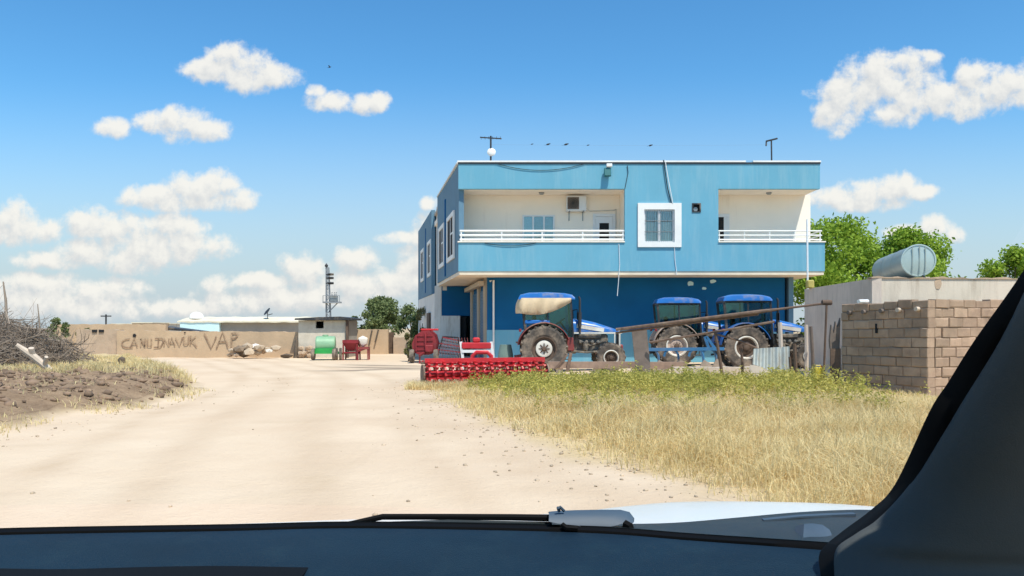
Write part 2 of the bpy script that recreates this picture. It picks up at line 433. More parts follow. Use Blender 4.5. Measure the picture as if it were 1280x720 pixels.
class MB:
    def __init__(s):
        s.v, s.f = [], []

    def add(s, vs, fs):
        k = len(s.v)
        s.v += [tuple(v) for v in vs]
        s.f += [tuple(i + k for i in f) for f in fs]
        return s

    def box(s, x0, x1, y0, y1, z0, z1, Mx=None):
        vs = [Vector((x, y, z)) for z in (z0, z1) for y in (y0, y1) for x in (x0, x1)]
        if Mx is not None:
            vs = [Mx @ v for v in vs]
        return s.add(vs, [(0, 2, 3, 1), (4, 5, 7, 6), (0, 1, 5, 4), (2, 6, 7, 3), (0, 4, 6, 2), (1, 3, 7, 5)])

    def cbox(s, c, d, rot=(0, 0, 0), ch=0.0):
        """box centred at c of size d, rotated, with chamfered long edges when ch > 0"""
        from mathutils import Euler
        Mx = Matrix.Translation(c) @ Euler(rot).to_matrix().to_4x4()
        x, y, z = d[0] / 2, d[1] / 2, d[2] / 2
        if not ch:
            return s.box(-x, x, -y, y, -z, z, Mx)
        ring = [(-x, -z + ch), (-x + ch, -z), (x - ch, -z), (x, -z + ch), (x, z - ch), (x - ch, z), (-x + ch, z), (-x, z - ch)]
        n = len(ring)
        vs = []
        for yy, q in ((-y, ch), (-y + ch, 0), (y - ch, 0), (y, ch)):
            for (a, b) in ring:
                vs.append(Mx @ Vector((a * (1 - q / x) if x else a, yy, b * (1 - q / z) if z else b)))
        fs = [tuple(range(n)), tuple(reversed(range(3 * n, 4 * n)))]
        for r in range(3):
            for i in range(n):
                j = (i + 1) % n
                fs.append((r * n + i, (r + 1) * n + i, (r + 1) * n + j, r * n + j))
        return s.add(vs, fs)

    def bar(s, a, b, w, h=None):
        """square bar from a to b"""
        return s.tube([a, b], [w / 2 * 1.414, w / 2 * 1.414], 4)

    def tube(s, pts, r, n=8, cap=True):
        pts = [Vector(p) for p in pts]
        if not hasattr(r, '__len__'):
            r = [r] * len(pts)
        vs, fs = [], []
        prev = None
        for i, p in enumerate(pts):
            d = (pts[min(i + 1, len(pts) - 1)] - pts[max(i - 1, 0)]).normalized()
            if prev is None:
                up = Vector((0, 0, 1)) if abs(d.z) < 0.9 else Vector((0, 1, 0))
                a = d.cross(up).normalized()
            else:
                a = (prev - d * prev.dot(d)).normalized()
            prev = a
            b = d.cross(a)
            for k in range(n):
                t = 2 * math.pi * (k + 0.5) / n
                vs.append(p + (a * math.cos(t) + b * math.sin(t)) * r[i])
        for i in range(len(pts) - 1):
            for k in range(n):
                j = (k + 1) % n
                fs.append((i * n + k, i * n + j, (i + 1) * n + j, (i + 1) * n + k))
        if cap:
            fs.append(tuple(reversed(range(n))))
            fs.append(tuple((len(pts) - 1) * n + k for k in range(n)))
        return s.add(vs, fs)

    def lathe(s, prof, c=(0, 0, 0), axis=(0, 0, 1), n=24, close=False, cap=True):
        """prof: (radius, height along axis)"""
        ax = Vector(axis).normalized()
        q = ax.to_track_quat('Z', 'Y')
        vs, fs = [], []
        for (r, h) in prof:
            for k in range(n):
                t = 2 * math.pi * k / n
                vs.append(Vector(c) + q @ Vector((r * math.cos(t), r * math.sin(t), h)))
        m = len(prof)
        for i in range(m if close else m - 1):
            i2 = (i + 1) % m
            for k in range(n):
                j = (k + 1) % n
                fs.append((i * n + k, i * n + j, i2 * n + j, i2 * n + k))
        if not close and cap:
            if prof[0][0] > 1e-4:
                fs.append(tuple(reversed(range(n))))
            if prof[-1][0] > 1e-4:
                fs.append(tuple((m - 1) * n + k for k in range(n)))
        return s.add(vs, fs)

    def prism(s, poly, h0, h1, plane='xy'):
        """extrude a polygon; plane xy -> along z, xz -> along y"""
        n = len(poly)
        if plane == 'xy':
            vs = [(x, y, h) for h in (h0, h1) for (x, y) in poly]
        else:
            vs = [(x, h, z) for h in (h0, h1) for (x, z) in poly]
        fs = [tuple(range(n)), tuple(reversed(range(n, 2 * n)))]
        for i in range(n):
            j = (i + 1) % n
            fs.append((i, n + i, n + j, j))
        return s.add(vs, fs)

    def wall(s, a, b, th, z0, z1):
        """vertical slab from a to b (xy), thickness to the left of a->b"""
        a, b = Vector((a[0], a[1])), Vector((b[0], b[1]))
        d = (b - a).normalized()
        nrm = Vector((-d.y, d.x)) * th
        return s.prism([tuple(a), tuple(b), tuple(b + nrm), tuple(a + nrm)], z0, z1)

    def grid(s, rows):
        n = len(rows[0])
        vs = [p for r in rows for p in r]
        fs = [(i * n + k, i * n + k + 1, (i + 1) * n + k + 1, (i + 1) * n + k) for i in range(len(rows) - 1) for k in range(n - 1)]
        return s.add(vs, fs)

    def shell(s, rows, th):
        """a grid with thickness: back copy offset along the averaged normal th (vector)"""
        off = Vector(th)
        n, m = len(rows[0]), len(rows)
        A = [Vector(p) for r in rows for p in r]
        vs = A + [p + off for p in A]
        N = n * m
        fs = []
        for i in range(m - 1):
            for k in range(n - 1):
                q = (i * n + k, i * n + k + 1, (i + 1) * n + k + 1, (i + 1) * n + k)
                fs.append(q)
                fs.append(tuple(N + x for x in reversed(q)))
        edge = [(0, k) for k in range(n)] + [(i, n - 1) for i in range(1, m)] + [(m - 1, k) for k in range(n - 2, -1, -1)] + [(i, 0) for i in range(m - 2, 0, -1)]
        ids = [i * n + k for i, k in edge]
        for a, b in zip(ids, ids[1:] + ids[:1]):
            fs.append((a, N + a, N + b, b))
        return s.add(vs, fs)

    def rock(s, c, r, sq=(1, 1, 0.7), seed=0):
        rr = random.Random(seed)
        import bmesh
        bm = bmesh.new()
        bmesh.ops.create_icosphere(bm, subdivisions=1, radius=1)
        o = Vector((rr.random() * 50, rr.random() * 50, 0))
        vs = []
        for v in bm.verts:
            k = 1 + 0.45 * mnoise.noise(v.co * 1.4 + o)
            vs.append((c[0] + v.co.x * r * k * sq[0], c[1] + v.co.y * r * k * sq[1], c[2] + v.co.z * r * k * sq[2]))
        fs = [tuple(v.index for v in f.verts) for f in bm.faces]
        bm.free()
        return s.add(vs, fs)

    def build(s, name, mat, parent=None, smooth=False, base=True, autosm=None):
        vs = [Vector(v) for v in s.v]
        loc = Vector((0, 0, 0))
        if parent is not None:
            iv = INV.get(parent.name)
            if iv is not None:
                vs = [iv @ v for v in vs]
        elif base:
            lo = [min(v[i] for v in vs) for i in range(3)]
            hi = [max(v[i] for v in vs) for i in range(3)]
            loc = Vector(((lo[0] + hi[0]) / 2, (lo[1] + hi[1]) / 2, lo[2]))
            vs = [v - loc for v in vs]
        me = bpy.data.meshes.new(name)
        me.from_pydata([tuple(v) for v in vs], [], s.f)
        import bmesh
        bm = bmesh.new()
        bm.from_mesh(me)
        bmesh.ops.recalc_face_normals(bm, faces=bm.faces)
        bm.to_mesh(me)
        bm.free()
        if smooth:
            me.polygons.foreach_set('use_smooth', [True] * len(me.polygons))
            me.set_sharp_from_angle(angle=R(autosm or 35))
        me.materials.append(M[mat])
        o = bpy.data.objects.new(name, me)
        C.objects.link(o)
        o.location = loc
        if parent is not None:
            o.parent = parent
            if parent.name in INV:
                INV[o.name] = INV[parent.name]
        return o


def bigmesh(name, verts, quads, mat, attr=None):
    verts = np.asarray(verts, dtype=np.float32).reshape(-1, 3)
    quads = np.asarray(quads, dtype=np.int32)
    k = quads.shape[1]
    me = bpy.data.meshes.new(name)
    me.vertices.add(len(verts))
    me.vertices.foreach_set('co', verts.ravel())
    me.loops.add(quads.size)
    me.loops.foreach_set('vertex_index', quads.ravel())
    me.polygons.add(len(quads))
    me.polygons.foreach_set('loop_start', np.arange(0, quads.size, k, dtype=np.int32))
    me.update(calc_edges=True)
    me.materials.append(M[mat] if isinstance(mat, str) else mat)
    for nm, vals in (attr or {}).items():
        a = me.attributes.new(nm, 'FLOAT', 'POINT')
        a.data.foreach_set('value', np.asarray(vals, dtype=np.float32))
    o = bpy.data.objects.new(name, me)
    C.objects.link(o)
    return o


def tag(o, label=None, cat=None, group=None, kind=None):
    if label:
        o['label'] = label
    if cat:
        o['category'] = cat
    if group:
        o['group'] = group
    if kind:
        o['kind'] = kind
    return o


def thing(name, label, cat, loc=(0, 0, 0), rz=0.0, group=None):
    o = bpy.data.objects.new(name, None)
    o.empty_display_size = 0.3
    C.objects.link(o)
    o.location = loc
    o.rotation_euler = (0, 0, rz)
    INV[o.name] = (Matrix.Translation(loc) @ Matrix.Rotation(rz, 4, 'Z')).inverted()
    return tag(o, label, cat, group)


def local(o):
    """model this thing's parts in its own coordinates"""
    INV[o.name] = Matrix.Identity(4)
    return o


def W(px, py, d):
    return Vector(((px - 640) * d / 1000, d, EYE - (py - 410) * d / 1000))


def sm(x, a, b):
    t = np.clip((x - a) / (b - a), 0, 1)
    return t * t * (3 - 2 * t)

# ------------------------------------------------------------------ ground
def axis(lo, hi, fine_lo, fine_hi, step, far):
    a = list(np.arange(fine_lo, fine_hi + 1e-6, step))
    s, x = step, fine_hi
    while x < far:
        s *= 1.22
        x += s
        a.append(x)
    s, x = step, fine_lo
    b = []
    while x > lo:
        s *= 1.22
        x -= s
        b.append(x)
    return np.array(b[::-1] + a)


gx = axis(-3000, 3000, -19, 12, 0.2, 3000)
gy = axis(-60, 3000, 4, 44, 0.2, 3000)
GX, GY = np.meshgrid(gx, gy)


def fbm(x, y, s, o=4, seed=0.0):
    return mnoise.fractal(Vector((x * s + seed, y * s, seed * 1.7)), 1.0, 2.0, o)


def bank_mask(x, y):
    edge = -6.95 + 0.25 * np.sin(y * 0.9) + 0.12 * np.sin(y * 2.7)
    edge = edge - 1.1 * sm(y, 18.5, 22) * 1.2 - np.maximum(0, y - 21) * 0.55
    return sm(edge - x, 0.0, 1.5) * (1 - sm(y, 33, 40)) * sm(y, 5.0, 8.5)


def hgt(x, y):
    """ground height (scalar)"""
    b = float(bank_mask(np.float64(x), np.float64(y)))
    z = 0.0
    if -25 < x < 16 and 0 < y < 50:
        z += 0.018 * fbm(x, y, 0.5, 3)
    if b > 0:
        z += b * (0.36 + 0.13 * fbm(x, y, 0.55, 4, 3.1) + 0.09 * fbm(x, y, 2.6, 3, 9))
    return z


def grass_edge(y):
    """x of the road's right edge"""
    return np.interp(y, [3, 6.9, 9, 11.5, 15, 18.75, 20.3, 22], [3.2, 1.75, 0.85, 0.0, -1.15, -2.05, -2.2, -1.6])


BM = bank_mask(GX, GY)
GZ = np.zeros_like(GX)
for j in range(GX.shape[0]):
    for i in range(GX.shape[1]):
        if -25 < GX[j, i] < 16 and 0 < GY[j, i] < 50:
            GZ[j, i] = hgt(GX[j, i], GY[j, i])
GE = grass_edge(GY)
wob = np.array([[0.35 * mnoise.noise(Vector((x * 0.7, y * 0.7, 3))) + 0.2 * mnoise.noise(Vector((x * 2.1, y * 2.1, 8)))
                 if -25 < x < 16 and 0 < y < 50 else 0.0 for x, y in zip(rx, ry)] for rx, ry in zip(GX, GY)])
STRAW = sm(GX - GE + wob * 1.6, -0.25, 0.8) * (1 - sm(GY + wob, 22.2, 23.6)) * (1 - sm(GX, 12, 16)) * sm(GY, 1, 4)
BACK = sm(GY + 2 * wob, 20.3, 22.2)
SOIL = sm(BM + wob * 0.35, 0.12, 0.4) * (1 - BACK)
STRAWL = sm(BM + wob * 0.4, 0.1, 0.35) * BACK
ROAD = (1 - sm(GX - GE + wob, -0.5, 0.9)) * (1 - sm(BM + wob * 0.3, 0.02, 0.2))
ROAD = np.where(GY > 22, np.maximum(ROAD, (1 - STRAWL) * (1 - sm(GX + wob, 12, 14))), ROAD) * (1 - sm(GY, 60, 75)) * (1 - sm(np.abs(GX + 4), 24, 40))
nvx = GX.shape[1]
verts = np.stack([GX, GY, GZ], -1).reshape(-1, 3)
idx = np.arange(GX.size).reshape(GX.shape)
Q = np.stack([idx[:-1, :-1], idx[:-1, 1:], idx[1:, 1:], idx[1:, :-1]], -1).reshape(-1, 4)


def ground_mat(name):
    m, t, p = newmat(name)

    def at(nm):
        a = t.nodes.new('ShaderNodeAttribute')
        a.attribute_name = nm
        return a.outputs['Fac']
    n1 = noise_node(t, 0.35, 6)
    n2 = noise_node(t, 2.2, 8, 0.7)
    n3 = noise_node(t, 14, 6, 0.7)
    dry = mixc(t, ramp(t, n2.outputs[0], 0.35, 0.7), (0.40, 0.29, 0.18), (0.54, 0.42, 0.27))
    road = mixc(t, ramp(t, n1.outputs[0], 0.35, 0.65), (0.61, 0.465, 0.33), (0.68, 0.54, 0.395))
    road = mixc(t, ramp(t, n3.outputs[0], 0.62, 0.80), road, (0.49, 0.38, 0.26))
    # two worn wheel tracks following the curve, and paler dust between them
    nt = noise_node(t, 0.8, 7, 0.7, (1.6, 0.22, 1))
    road = mixc(t, ramp(t, nt.outputs[0], 0.60, 0.90), road, (0.53, 0.40, 0.28))
    soil = mixc(t, ramp(t, n2.outputs[0], 0.3, 0.7), (0.16, 0.107, 0.069), (0.36, 0.25, 0.16))
    soil = mixc(t, ramp(t, n3.outputs[0], 0.58, 0.8), soil, (0.52, 0.38, 0.25))
    straw = mixc(t, ramp(t, n3.outputs[0], 0.3, 0.7), (0.46, 0.34, 0.18), (0.66, 0.51, 0.30))
    road = mixc(t, at('track'), road, (0.50, 0.365, 0.245))
    c = mixc(t, at('road'), dry, road)
    c = mixc(t, at('straw'), c, straw)
    c = mixc(t, at('soil'), c, soil)
    # dark curved tyre marks in the yard, and a soft dark patch by the roller
    mud = t.nodes.new('ShaderNodeMath')
    mud.operation = 'MULTIPLY'
    nm = noise_node(t, 1.5, 6, 0.6, (0.35, 1.5, 1))
    t.links.new(ramp(t, nm.outputs[0], 0.25, 0.5), mud.inputs[0])
    t.links.new(at('mud'), mud.inputs[1])
    c = mixc(t, mud.outputs[0], c, (0.19, 0.145, 0.11))
    t.links.new(c, p.inputs['Base Color'])
    p.inputs['Roughness'].default_value = 0.95
    p.inputs['Specular IOR Level'].default_value = 0.1
    ad = t.nodes.new('ShaderNodeMath')
    ad.operation = 'MULTIPLY_ADD'
    t.links.new(n3.outputs[0], ad.inputs[0])
    ad.inputs[1].default_value = 0.4
    t.links.new(n2.outputs[0], ad.inputs[2])
    b = t.nodes.new('ShaderNodeBump')
    b.inputs['Distance'].default_value = 0.05
    b.inputs['Strength'].default_value = 0.7
    t.links.new(ad.outputs[0], b.inputs['Height'])
    t.links.new(b.outputs[0], p.inputs['Normal'])
    return m


GM = ground_mat('dusty_earth')
xe = np.exp(-((GX + 4.9) / 2.0) ** 4)
GROUND_MARKS = 0.9 * xe * (np.exp(-((GY - 28.4 - 0.55 * np.sin(GX * 1.2)) / 0.45) ** 2) + np.exp(-((GY - 30.3 - 0.5 * np.sin(GX * 0.9 + 2)) / 0.5) ** 2) + 0.9 * np.exp(-((GY - 31.8 + 0.3 * (GX + 5)) / 0.5) ** 2))
mid = np.interp(GY, [3, 8, 12, 16, 20, 26, 34, 45], [-1.6, -2.6, -3.3, -4.0, -4.9, -6.6, -10.5, -18])
wv = 0.25 * np.sin(GY * 0.35)
TRACK = 0.0
for o_, w_ in ((-1.05, 0.30), (0.55, 0.32), (1.9, 0.25), (-2.3, 0.22)):
    TRACK = TRACK + np.exp(-((GX - mid - wv - o_) / w_) ** 2)
TRACK = np.clip(TRACK, 0, 1) * (0.28 + 0.4 * np.clip(wob * 2.2 + 0.3, 0, 1))
TRACK = np.maximum(TRACK, 0.75 * np.exp(-((GX - GE + 0.75 + wob) / 0.75) ** 2) * (1 - sm(GY, 19, 24)) * np.clip(0.55 + 1.6 * wob, 0.1, 1))
GROUND_MARKS = GROUND_MARKS + np.exp(-((GX + 1.5) / 1.2) ** 2 - ((GY - 22.5) / 1.5) ** 2)  # soft dark patch on the ground behind the roller
attrs = {'road': ROAD.ravel(), 'straw': np.maximum(STRAW, STRAWL).ravel(), 'soil': SOIL.ravel(), 'mud': GROUND_MARKS.ravel(), 'track': TRACK.ravel()}
tag(bigmesh('ground', verts, Q, GM, attrs), kind='structure')
rq = Q[(ROAD.ravel()[Q].min(1) > 0.5) & (np.abs(verts[Q][:, :, 0]).max(1) < 30) & (verts[Q][:, :, 1].max(1) < 60) & (verts[Q][:, :, 1].min(1) > 1)]
used = np.unique(rq)
mp = -np.ones(len(verts), dtype=np.int64)
mp[used] = np.arange(len(used))
rv = verts[used].copy()
rv[:, 2] += 0.004
tag(bigmesh('dirt_road', rv, mp[rq], GM, {k: v[used] for k, v in attrs.items()}), kind='structure')
bq = Q[(BM.ravel()[Q].min(1) > 0.12) & (SOIL.ravel()[Q].min(1) > 0.5) & (verts[Q][:, :, 0].min(1) > -25)]
used = np.unique(bq)
mp[:] = -1
mp[used] = np.arange(len(used))
bv = verts[used].copy()
bv[:, 2] += 0.004
tag(bigmesh('earth_bank', bv, mp[bq], GM, {k: v[used] for k, v in attrs.items()}), kind='structure')

# ------------------------------------------------------------------ the two-storey blue building
F = 33.5
k = F / 1000


def bx(px):
    return (px - 640) * k


def bz(py):
    return EYE + (410 - py) * k


def side(d):
    return (-2.245 - 0.191 * (d - F), d)


BL = thing('commercial_building', 'two-storey blue building with recessed balconies above a dark blue ground floor', 'building', (5.3, 45, 0))
XL, XR, XP = -2.245, bx(1025), bx(1031)
ZR, ZB, ZT, Z0, ZS = bz(203), bz(236), bz(303), bz(339), bz(343.5)
c0, c1, rb0 = bx(781), bx(898), bx(898)
wx0, wx1, wz0, wz1 = bx(805), bx(843), bz(303), bz(262)
vx0, vx1, vz0, vz1 = bx(865), bx(876), bz(265.5), bz(254)
T = 0.22
fw = MB()
fw.box(XL, c0, F, F + T, Z0, ZT)
fw.box(c1, XP, F, F + T, Z0, ZT)
fw.box(XL, XR, F, F + T, ZB, ZR)
fw.box(c0, c1, F, F + T, Z0, wz0)
fw.box(c0, wx0, F, F + T, wz0, ZB)
fw.box(wx0, wx1, F, F + T, wz1, ZB)
fw.box(wx1, vx0, F, F + T, wz0, ZB)
fw.box(vx0, vx1, F, F + T, wz0, vz0)
fw.box(vx0, vx1, F, F + T, vz1, ZB)
fw.box(vx1, c1, F, F + T, wz0, ZB)
fw.box(XP - T, XP, F + T, F + 1.8, Z0, ZT)
fw.build('facade', 'blue_light', BL)
# bay side returns
rt = MB()
rt.box(c0 + 0.003, c0 + 0.15, F + T, 35.1, ZT - 1, ZB + 0.1)
rt.build('balcony_return', 'cream', BL)
rt = MB()
rt.box(c1 - 0.15, c1 - 0.003, F + T, 35.1, ZT - 1, ZB + 0.1)
rt.build('balcony_return', 'cream', BL)
# side walls of the upper floor
s1, s2, s3, s4 = side(F), side(42.5), side(46.0), side(56.0)


def sidewin(d0, d1, z0, z1, nm='window'):
    fr = MB()
    off = 0.05
    dv = Vector((side(1)[0] - side(0)[0], 1)).normalized()
    n = Vector((-dv.y, dv.x))
    def q(d, o):
        p = side(d)
        return (p[0] + n.x * o, p[1] + n.y * o)
    w = 0.32
    for (a, b, y0, y1) in ((d0 - w, d0, z0 - 0.2, z1 + 0.2), (d1, d1 + w, z0 - 0.2, z1 + 0.2), (d0, d1, z1, z1 + 0.2), (d0, d1, z0 - 0.2, z0)):
        A, B, C2, D2 = q(a, off), q(b, off), q(b, -0.02), q(a, -0.02)
        fr.prism([A, B, C2, D2], y0, y1)
    f = fr.build(nm, 'white', BL)
    pn = MB()
    pn.prism([q(d0, 0.012), q(d1, 0.012), q(d1, -0.02), q(d0, -0.02)], z0, z1)
    pn.build('pane', 'darkgap', f)
    ml = MB()
    m = (d0 + d1) / 2
    ml.prism([q(m - 0.05, 0.03), q(m + 0.05, 0.03), q(m + 0.05, 0.014), q(m - 0.05, 0.014)], z0, z1)
    ml.prism([q(d0, 0.03), q(m - 0.05, 0.03), q(m - 0.05, 0.014), q(d0, 0.014)], z0 + 0.95, z0 + 1.02)
    ml.build('mullion', 'window_frame', f)


sw = MB()
sw.wall((s1[0], s1[1] + T), s2, -T, Z0, ZR)
sw.build('side_wall', 'blue_shaded', BL)
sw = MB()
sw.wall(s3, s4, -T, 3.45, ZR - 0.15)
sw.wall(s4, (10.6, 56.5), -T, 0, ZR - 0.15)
sw.build('side_wall', 'blue_shaded', BL)
pw = MB()
pw.wall((s2[0] + 0.28, s2[1]), (s3[0] + 0.28, s3[1]), -T, 3.5, ZR - 0.02)
pw.build('stair_wall', 'whitewall', BL)
for (d, w) in ((38.65, 0.16), (50.0, 0.2)):
    st = MB()
    p, q = side(d - w), side(d + w)
    st.prism([(p[0] - 0.03, p[1]), (q[0] - 0.03, q[1]), (q[0] + 0.02, q[1]), (p[0] + 0.02, p[1])], 4.0 if d < 40 else 3.7, 7.7)
    st.build('facade_stripe', 'blue_dark', BL)
for (a, b) in ((35.2, 37.4), (39.3, 41.3), (46.5, 48.2), (51.6, 53.4)):
    sidewin(a, b, 4.75, 6.45)
# stair-wall window and drainpipe
dp = MB()
dp.tube([(s2[0] + 0.16, 43.4, 0.5), (s2[0] + 0.16, 43.4, 8.2)], 0.07, 8)
dp.build('drainpipe', 'white', BL, True)
sr = MB()
sr.box(12.15, 12.35, 35.1, 56, 0, Z0)
sr.box(12.55, 12.75, 36.6, 56, Z0, ZR - 0.1)
sr.build('side_wall', 'blue_shaded', BL)
# slabs
foot = [(XL + 0.05, F + 0.05), (XR - 0.03, F + 0.05), (XR - 0.03, 56), (s4[0] + 0.3, 55.8)]
sl = MB()
sl.prism(foot, ZB + 0.003, ZB + 0.25)
sl.build('balcony_ceiling', 'cream', BL)
sl = MB()
sl.prism(foot, ZR - 0.5, ZR - 0.35)
sl.build('roof', 'concrete', BL)
sl = MB()
sl.prism([(XL + 0.04, F + 0.03), (XP - 0.03, F + 0.03), (XP - 0.03, 37), (12.3, 37), (12.3, 42.4), (s2[0] + 0.05, 42.5)], ZS, Z0 - 0.003)
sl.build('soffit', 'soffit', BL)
sl = MB()
sl.prism([(XL + 0.2, F + T), (XP - 0.23, F + T), (XP - 0.23, 36.5), (12.3, 36.5), (12.3, 42.4), (s2[0] + 0.2, 42.3)], Z0 + 0.05, Z0 + 0.16)
sl.build('balcony_floor', 'cream', BL)
# coping on the parapet
cp = MB()
cp.box(XL - 0.04, bx(932), F - 0.05, F + T + 0.04, ZR + 0.002, ZR + 0.07)
cp.box(bx(941), XR + 0.03, F - 0.05, F + T + 0.04, ZR + 0.002, ZR + 0.07)
a, b = side(F + T + 0.05), side(42.5)
cp.prism([(a[0] - 0.04, a[1]), (a[0] + 0.25, a[1]), (b[0] + 0.25, b[1]), (b[0] - 0.04, b[1])], ZR + 0.002, ZR + 0.07)
cp.build('coping', 'white', BL)
cp = MB()
cp.box(XL - 0.02, XR + 0.015, F - 0.03, F - 0.002, ZR - 0.07, ZR)
cp.build('dark_strip', 'cable', BL)  # thin near-black strip right under the coping
# parapet cap on the balcony fronts
for (a, b) in ((XL - 0.03, c0), (c1, XP + 0.03)):
    lg = MB()
    lg.box(a, b, F - 0.05, F + T + 0.03, ZT + 0.002, ZT + 0.05)
    lg.build('ledge', 'cream', BL)
# back walls of the balconies
bw = MB()
bw.box(XL + 0.1, c0, 35.1, 35.3, Z0, ZB)
bw.build('balcony_wall', 'cream', BL)
bw = MB()
bw.box(c1, bx(1013) * 35.1 / F, 35.1, 35.3, Z0, ZB)
bw.build('balcony_wall', 'cream', BL)
# railings
for (a, b, rr, ret) in ((XL + 0.05, c0, 0.045, False), (c1, XP - 0.1, 0.03, True)):
    rl = MB()
    for z in (bz(288.3), bz(293.8), bz(299.2)):
        pts = [(a, F + 0.1, z), (b, F + 0.1, z)]
        rl.tube(pts, rr, 8)
        if ret:
            rl.tube([(b, F + 0.1, z), (b, 35.3, z)], rr, 8)
    n = 4
    for i in range(n + 1):
        x = a + 0.06 + (b - a - 0.12) * i / n
        rl.tube([(x, F + 0.1, ZT + 0.05), (x, F + 0.1, bz(288.3))], rr * 0.8, 6)
    rl.build('railing', 'white', BL, True)


def front_window(x0, x1, z0, z1, y, panes, fw_=0.06, name='window', frame='window_frame', dark=True):
    f = MB()
    f.box(x0, x0 + fw_, y - 0.05, y + 0.03, z0, z1)
    f.box(x1 - fw_, x1, y - 0.05, y + 0.03, z0, z1)
    f.box(x0 + fw_, x1 - fw_, y - 0.05, y + 0.03, z1 - fw_, z1)
    f.box(x0 + fw_, x1 - fw_, y - 0.05, y + 0.03, z0, z0 + fw_)
    for i in range(1, panes):
        x = x0 + (x1 - x0) * i / panes
        f.box(x - fw_ / 2, x + fw_ / 2, y - 0.045, y + 0.025, z0 + fw_, z1 - fw_)
    o = f.build(name, frame, BL)
    g = MB()
    g.box(x0 + fw_, x1 - fw_, y - 0.022, y - 0.012, z0 + fw_, z1 - fw_)
    g.build('pane', 'glass', o)
    return o


# left balcony window with a curtain, door
wy = 35.1
w1 = front_window(0.456, 1.87, 4.5, 6.45, wy - 0.04, 3, 0.07)
cu = MB()
cu.box(0.53, 0.98, wy - 0.045, wy - 0.02, 4.57, 6.38)
cu.build('curtain', 'curtain', w1)
cu = MB()
cu.box(0.98, 1.80, wy - 0.04, wy - 0.02, 4.57, 6.38)
cu.build('blind', 'mud_grey', w1)
dr = MB()
dr.box(3.55, 3.66, wy - 0.07, wy - 0.002, 4.0, 6.5)
dr.box(4.42, 4.53, wy - 0.07, wy - 0.002, 4.0, 6.5)
dr.box(3.66, 4.42, wy - 0.07, wy - 0.002, 6.38, 6.5)
dr.box(3.67, 3.83, wy - 0.05, wy - 0.004, 4.0, 6.37)
dr.box(4.25, 4.41, wy - 0.05, wy - 0.004, 4.0, 6.37)
dr.box(3.83, 4.25, wy - 0.05, wy - 0.004, 6.1, 6.37)
dr.box(3.83, 4.25, wy - 0.05, wy - 0.004, 4.0, 4.9)
D = dr.build('door', 'window_frame', BL)
g = MB()
g.box(3.83, 4.25, wy - 0.03, wy - 0.01, 4.9, 6.1)
g.build('pane', 'darkgap', D)
g = MB()
g.box(3.72, 3.75, wy - 0.12, wy - 0.05, 5.0, 5.14)
g.build('handle', 'metal_dark', D)
# right balcony door, half hidden by the bay
dr = MB()
dr.box(8.72, 8.8, wy - 0.07, wy - 0.002, 4.0, 6.5)
dr.box(9.42, 9.52, wy - 0.07, wy - 0.002, 4.0, 6.5)
dr.box(8.8, 9.42, wy - 0.07, wy - 0.002, 6.36, 6.5)
dr.box(9.28, 9.42, wy - 0.05, wy - 0.004, 4.0, 6.36)
D = dr.build('door', 'window_frame', BL)
g = MB()
g.box(8.8, 9.28, wy - 0.04, wy - 0.005, 4.0, 6.36)
g.build('pane', 'darkgap', D)
# the white-framed window of the bay
fr = MB()
fx0, fx1, fz0, fz1 = bx(797), bx(851.5), bz(309), bz(254)
yf = F - 0.07
fr.box(fx0, wx0, yf, F - 0.002, fz0, fz1)
fr.box(wx1, fx1, yf, F - 0.002, fz0, fz1)
fr.box(wx0, wx1, yf, F - 0.002, wz1, fz1)
fr.box(wx0, wx1, yf, F - 0.002, fz0, wz0)
WF = fr.build('window', 'white', BL)
g = MB()
g.box(wx0 + 0.002, wx0 + 0.06, F + 0.02, F + 0.1, wz0, wz1)
g.box(wx1 - 0.06, wx1 - 0.002, F + 0.02, F + 0.1, wz0, wz1)
g.box(wx0 + 0.06, wx1 - 0.06, F + 0.02, F + 0.1, wz1 - 0.06, wz1 - 0.002)
g.box(wx0 + 0.06, wx1 - 0.06, F + 0.02, F + 0.1, wz0 + 0.002, wz0 + 0.06)
xm = (wx0 + wx1) / 2
g.box(xm - 0.045, xm + 0.045, F + 0.01, F + 0.11, wz0 + 0.06, wz1 - 0.06)
g.build('sash', 'window_frame', WF)
g = MB()
for i in range(13):                                        # security bars
    x = wx0 + 0.1 + (wx1 - wx0 - 0.2) * i / 12
    g.tube([(x, F - 0.03, wz0 + 0.01), (x, F - 0.03, wz1 - 0.01)], 0.008, 5)
for z in (wz0 + 0.45, wz0 + 0.9):
    g.tube([(wx0 + 0.01, F - 0.035, z), (wx1 - 0.01, F - 0.035, z)], 0.012, 5)
g.build('window_bars', 'metal_grey', WF)
g = MB()
g.box(wx0 + 0.06, wx1 - 0.06, F + 0.055, F + 0.065, wz0 + 0.06, wz1 - 0.06)
g.build('pane', 'glass', WF)
for (a, b) in ((wx0 + 0.03, wx0 + 0.42), (xm - 0.2, xm + 0.1), (wx1 - 0.5, wx1 - 0.03)):
    g = MB()
    rows = [[(a + (b - a) * i / 24, F + 0.17 + 0.025 * math.sin(i * 1.7), z) for i in range(25)] for z in (wz0 + 0.01, wz1 - 0.01)]
    g.shell(rows, (0, 0.01, 0))
    g.build('curtain', 'curtain', WF)
g = MB()
g.box(wx0 - 0.3, wx1 + 0.3, F + 1.0, F + 1.1, wz0 - 0.3, wz1 + 0.3)
g.build('room_wall', 'plank', WF)
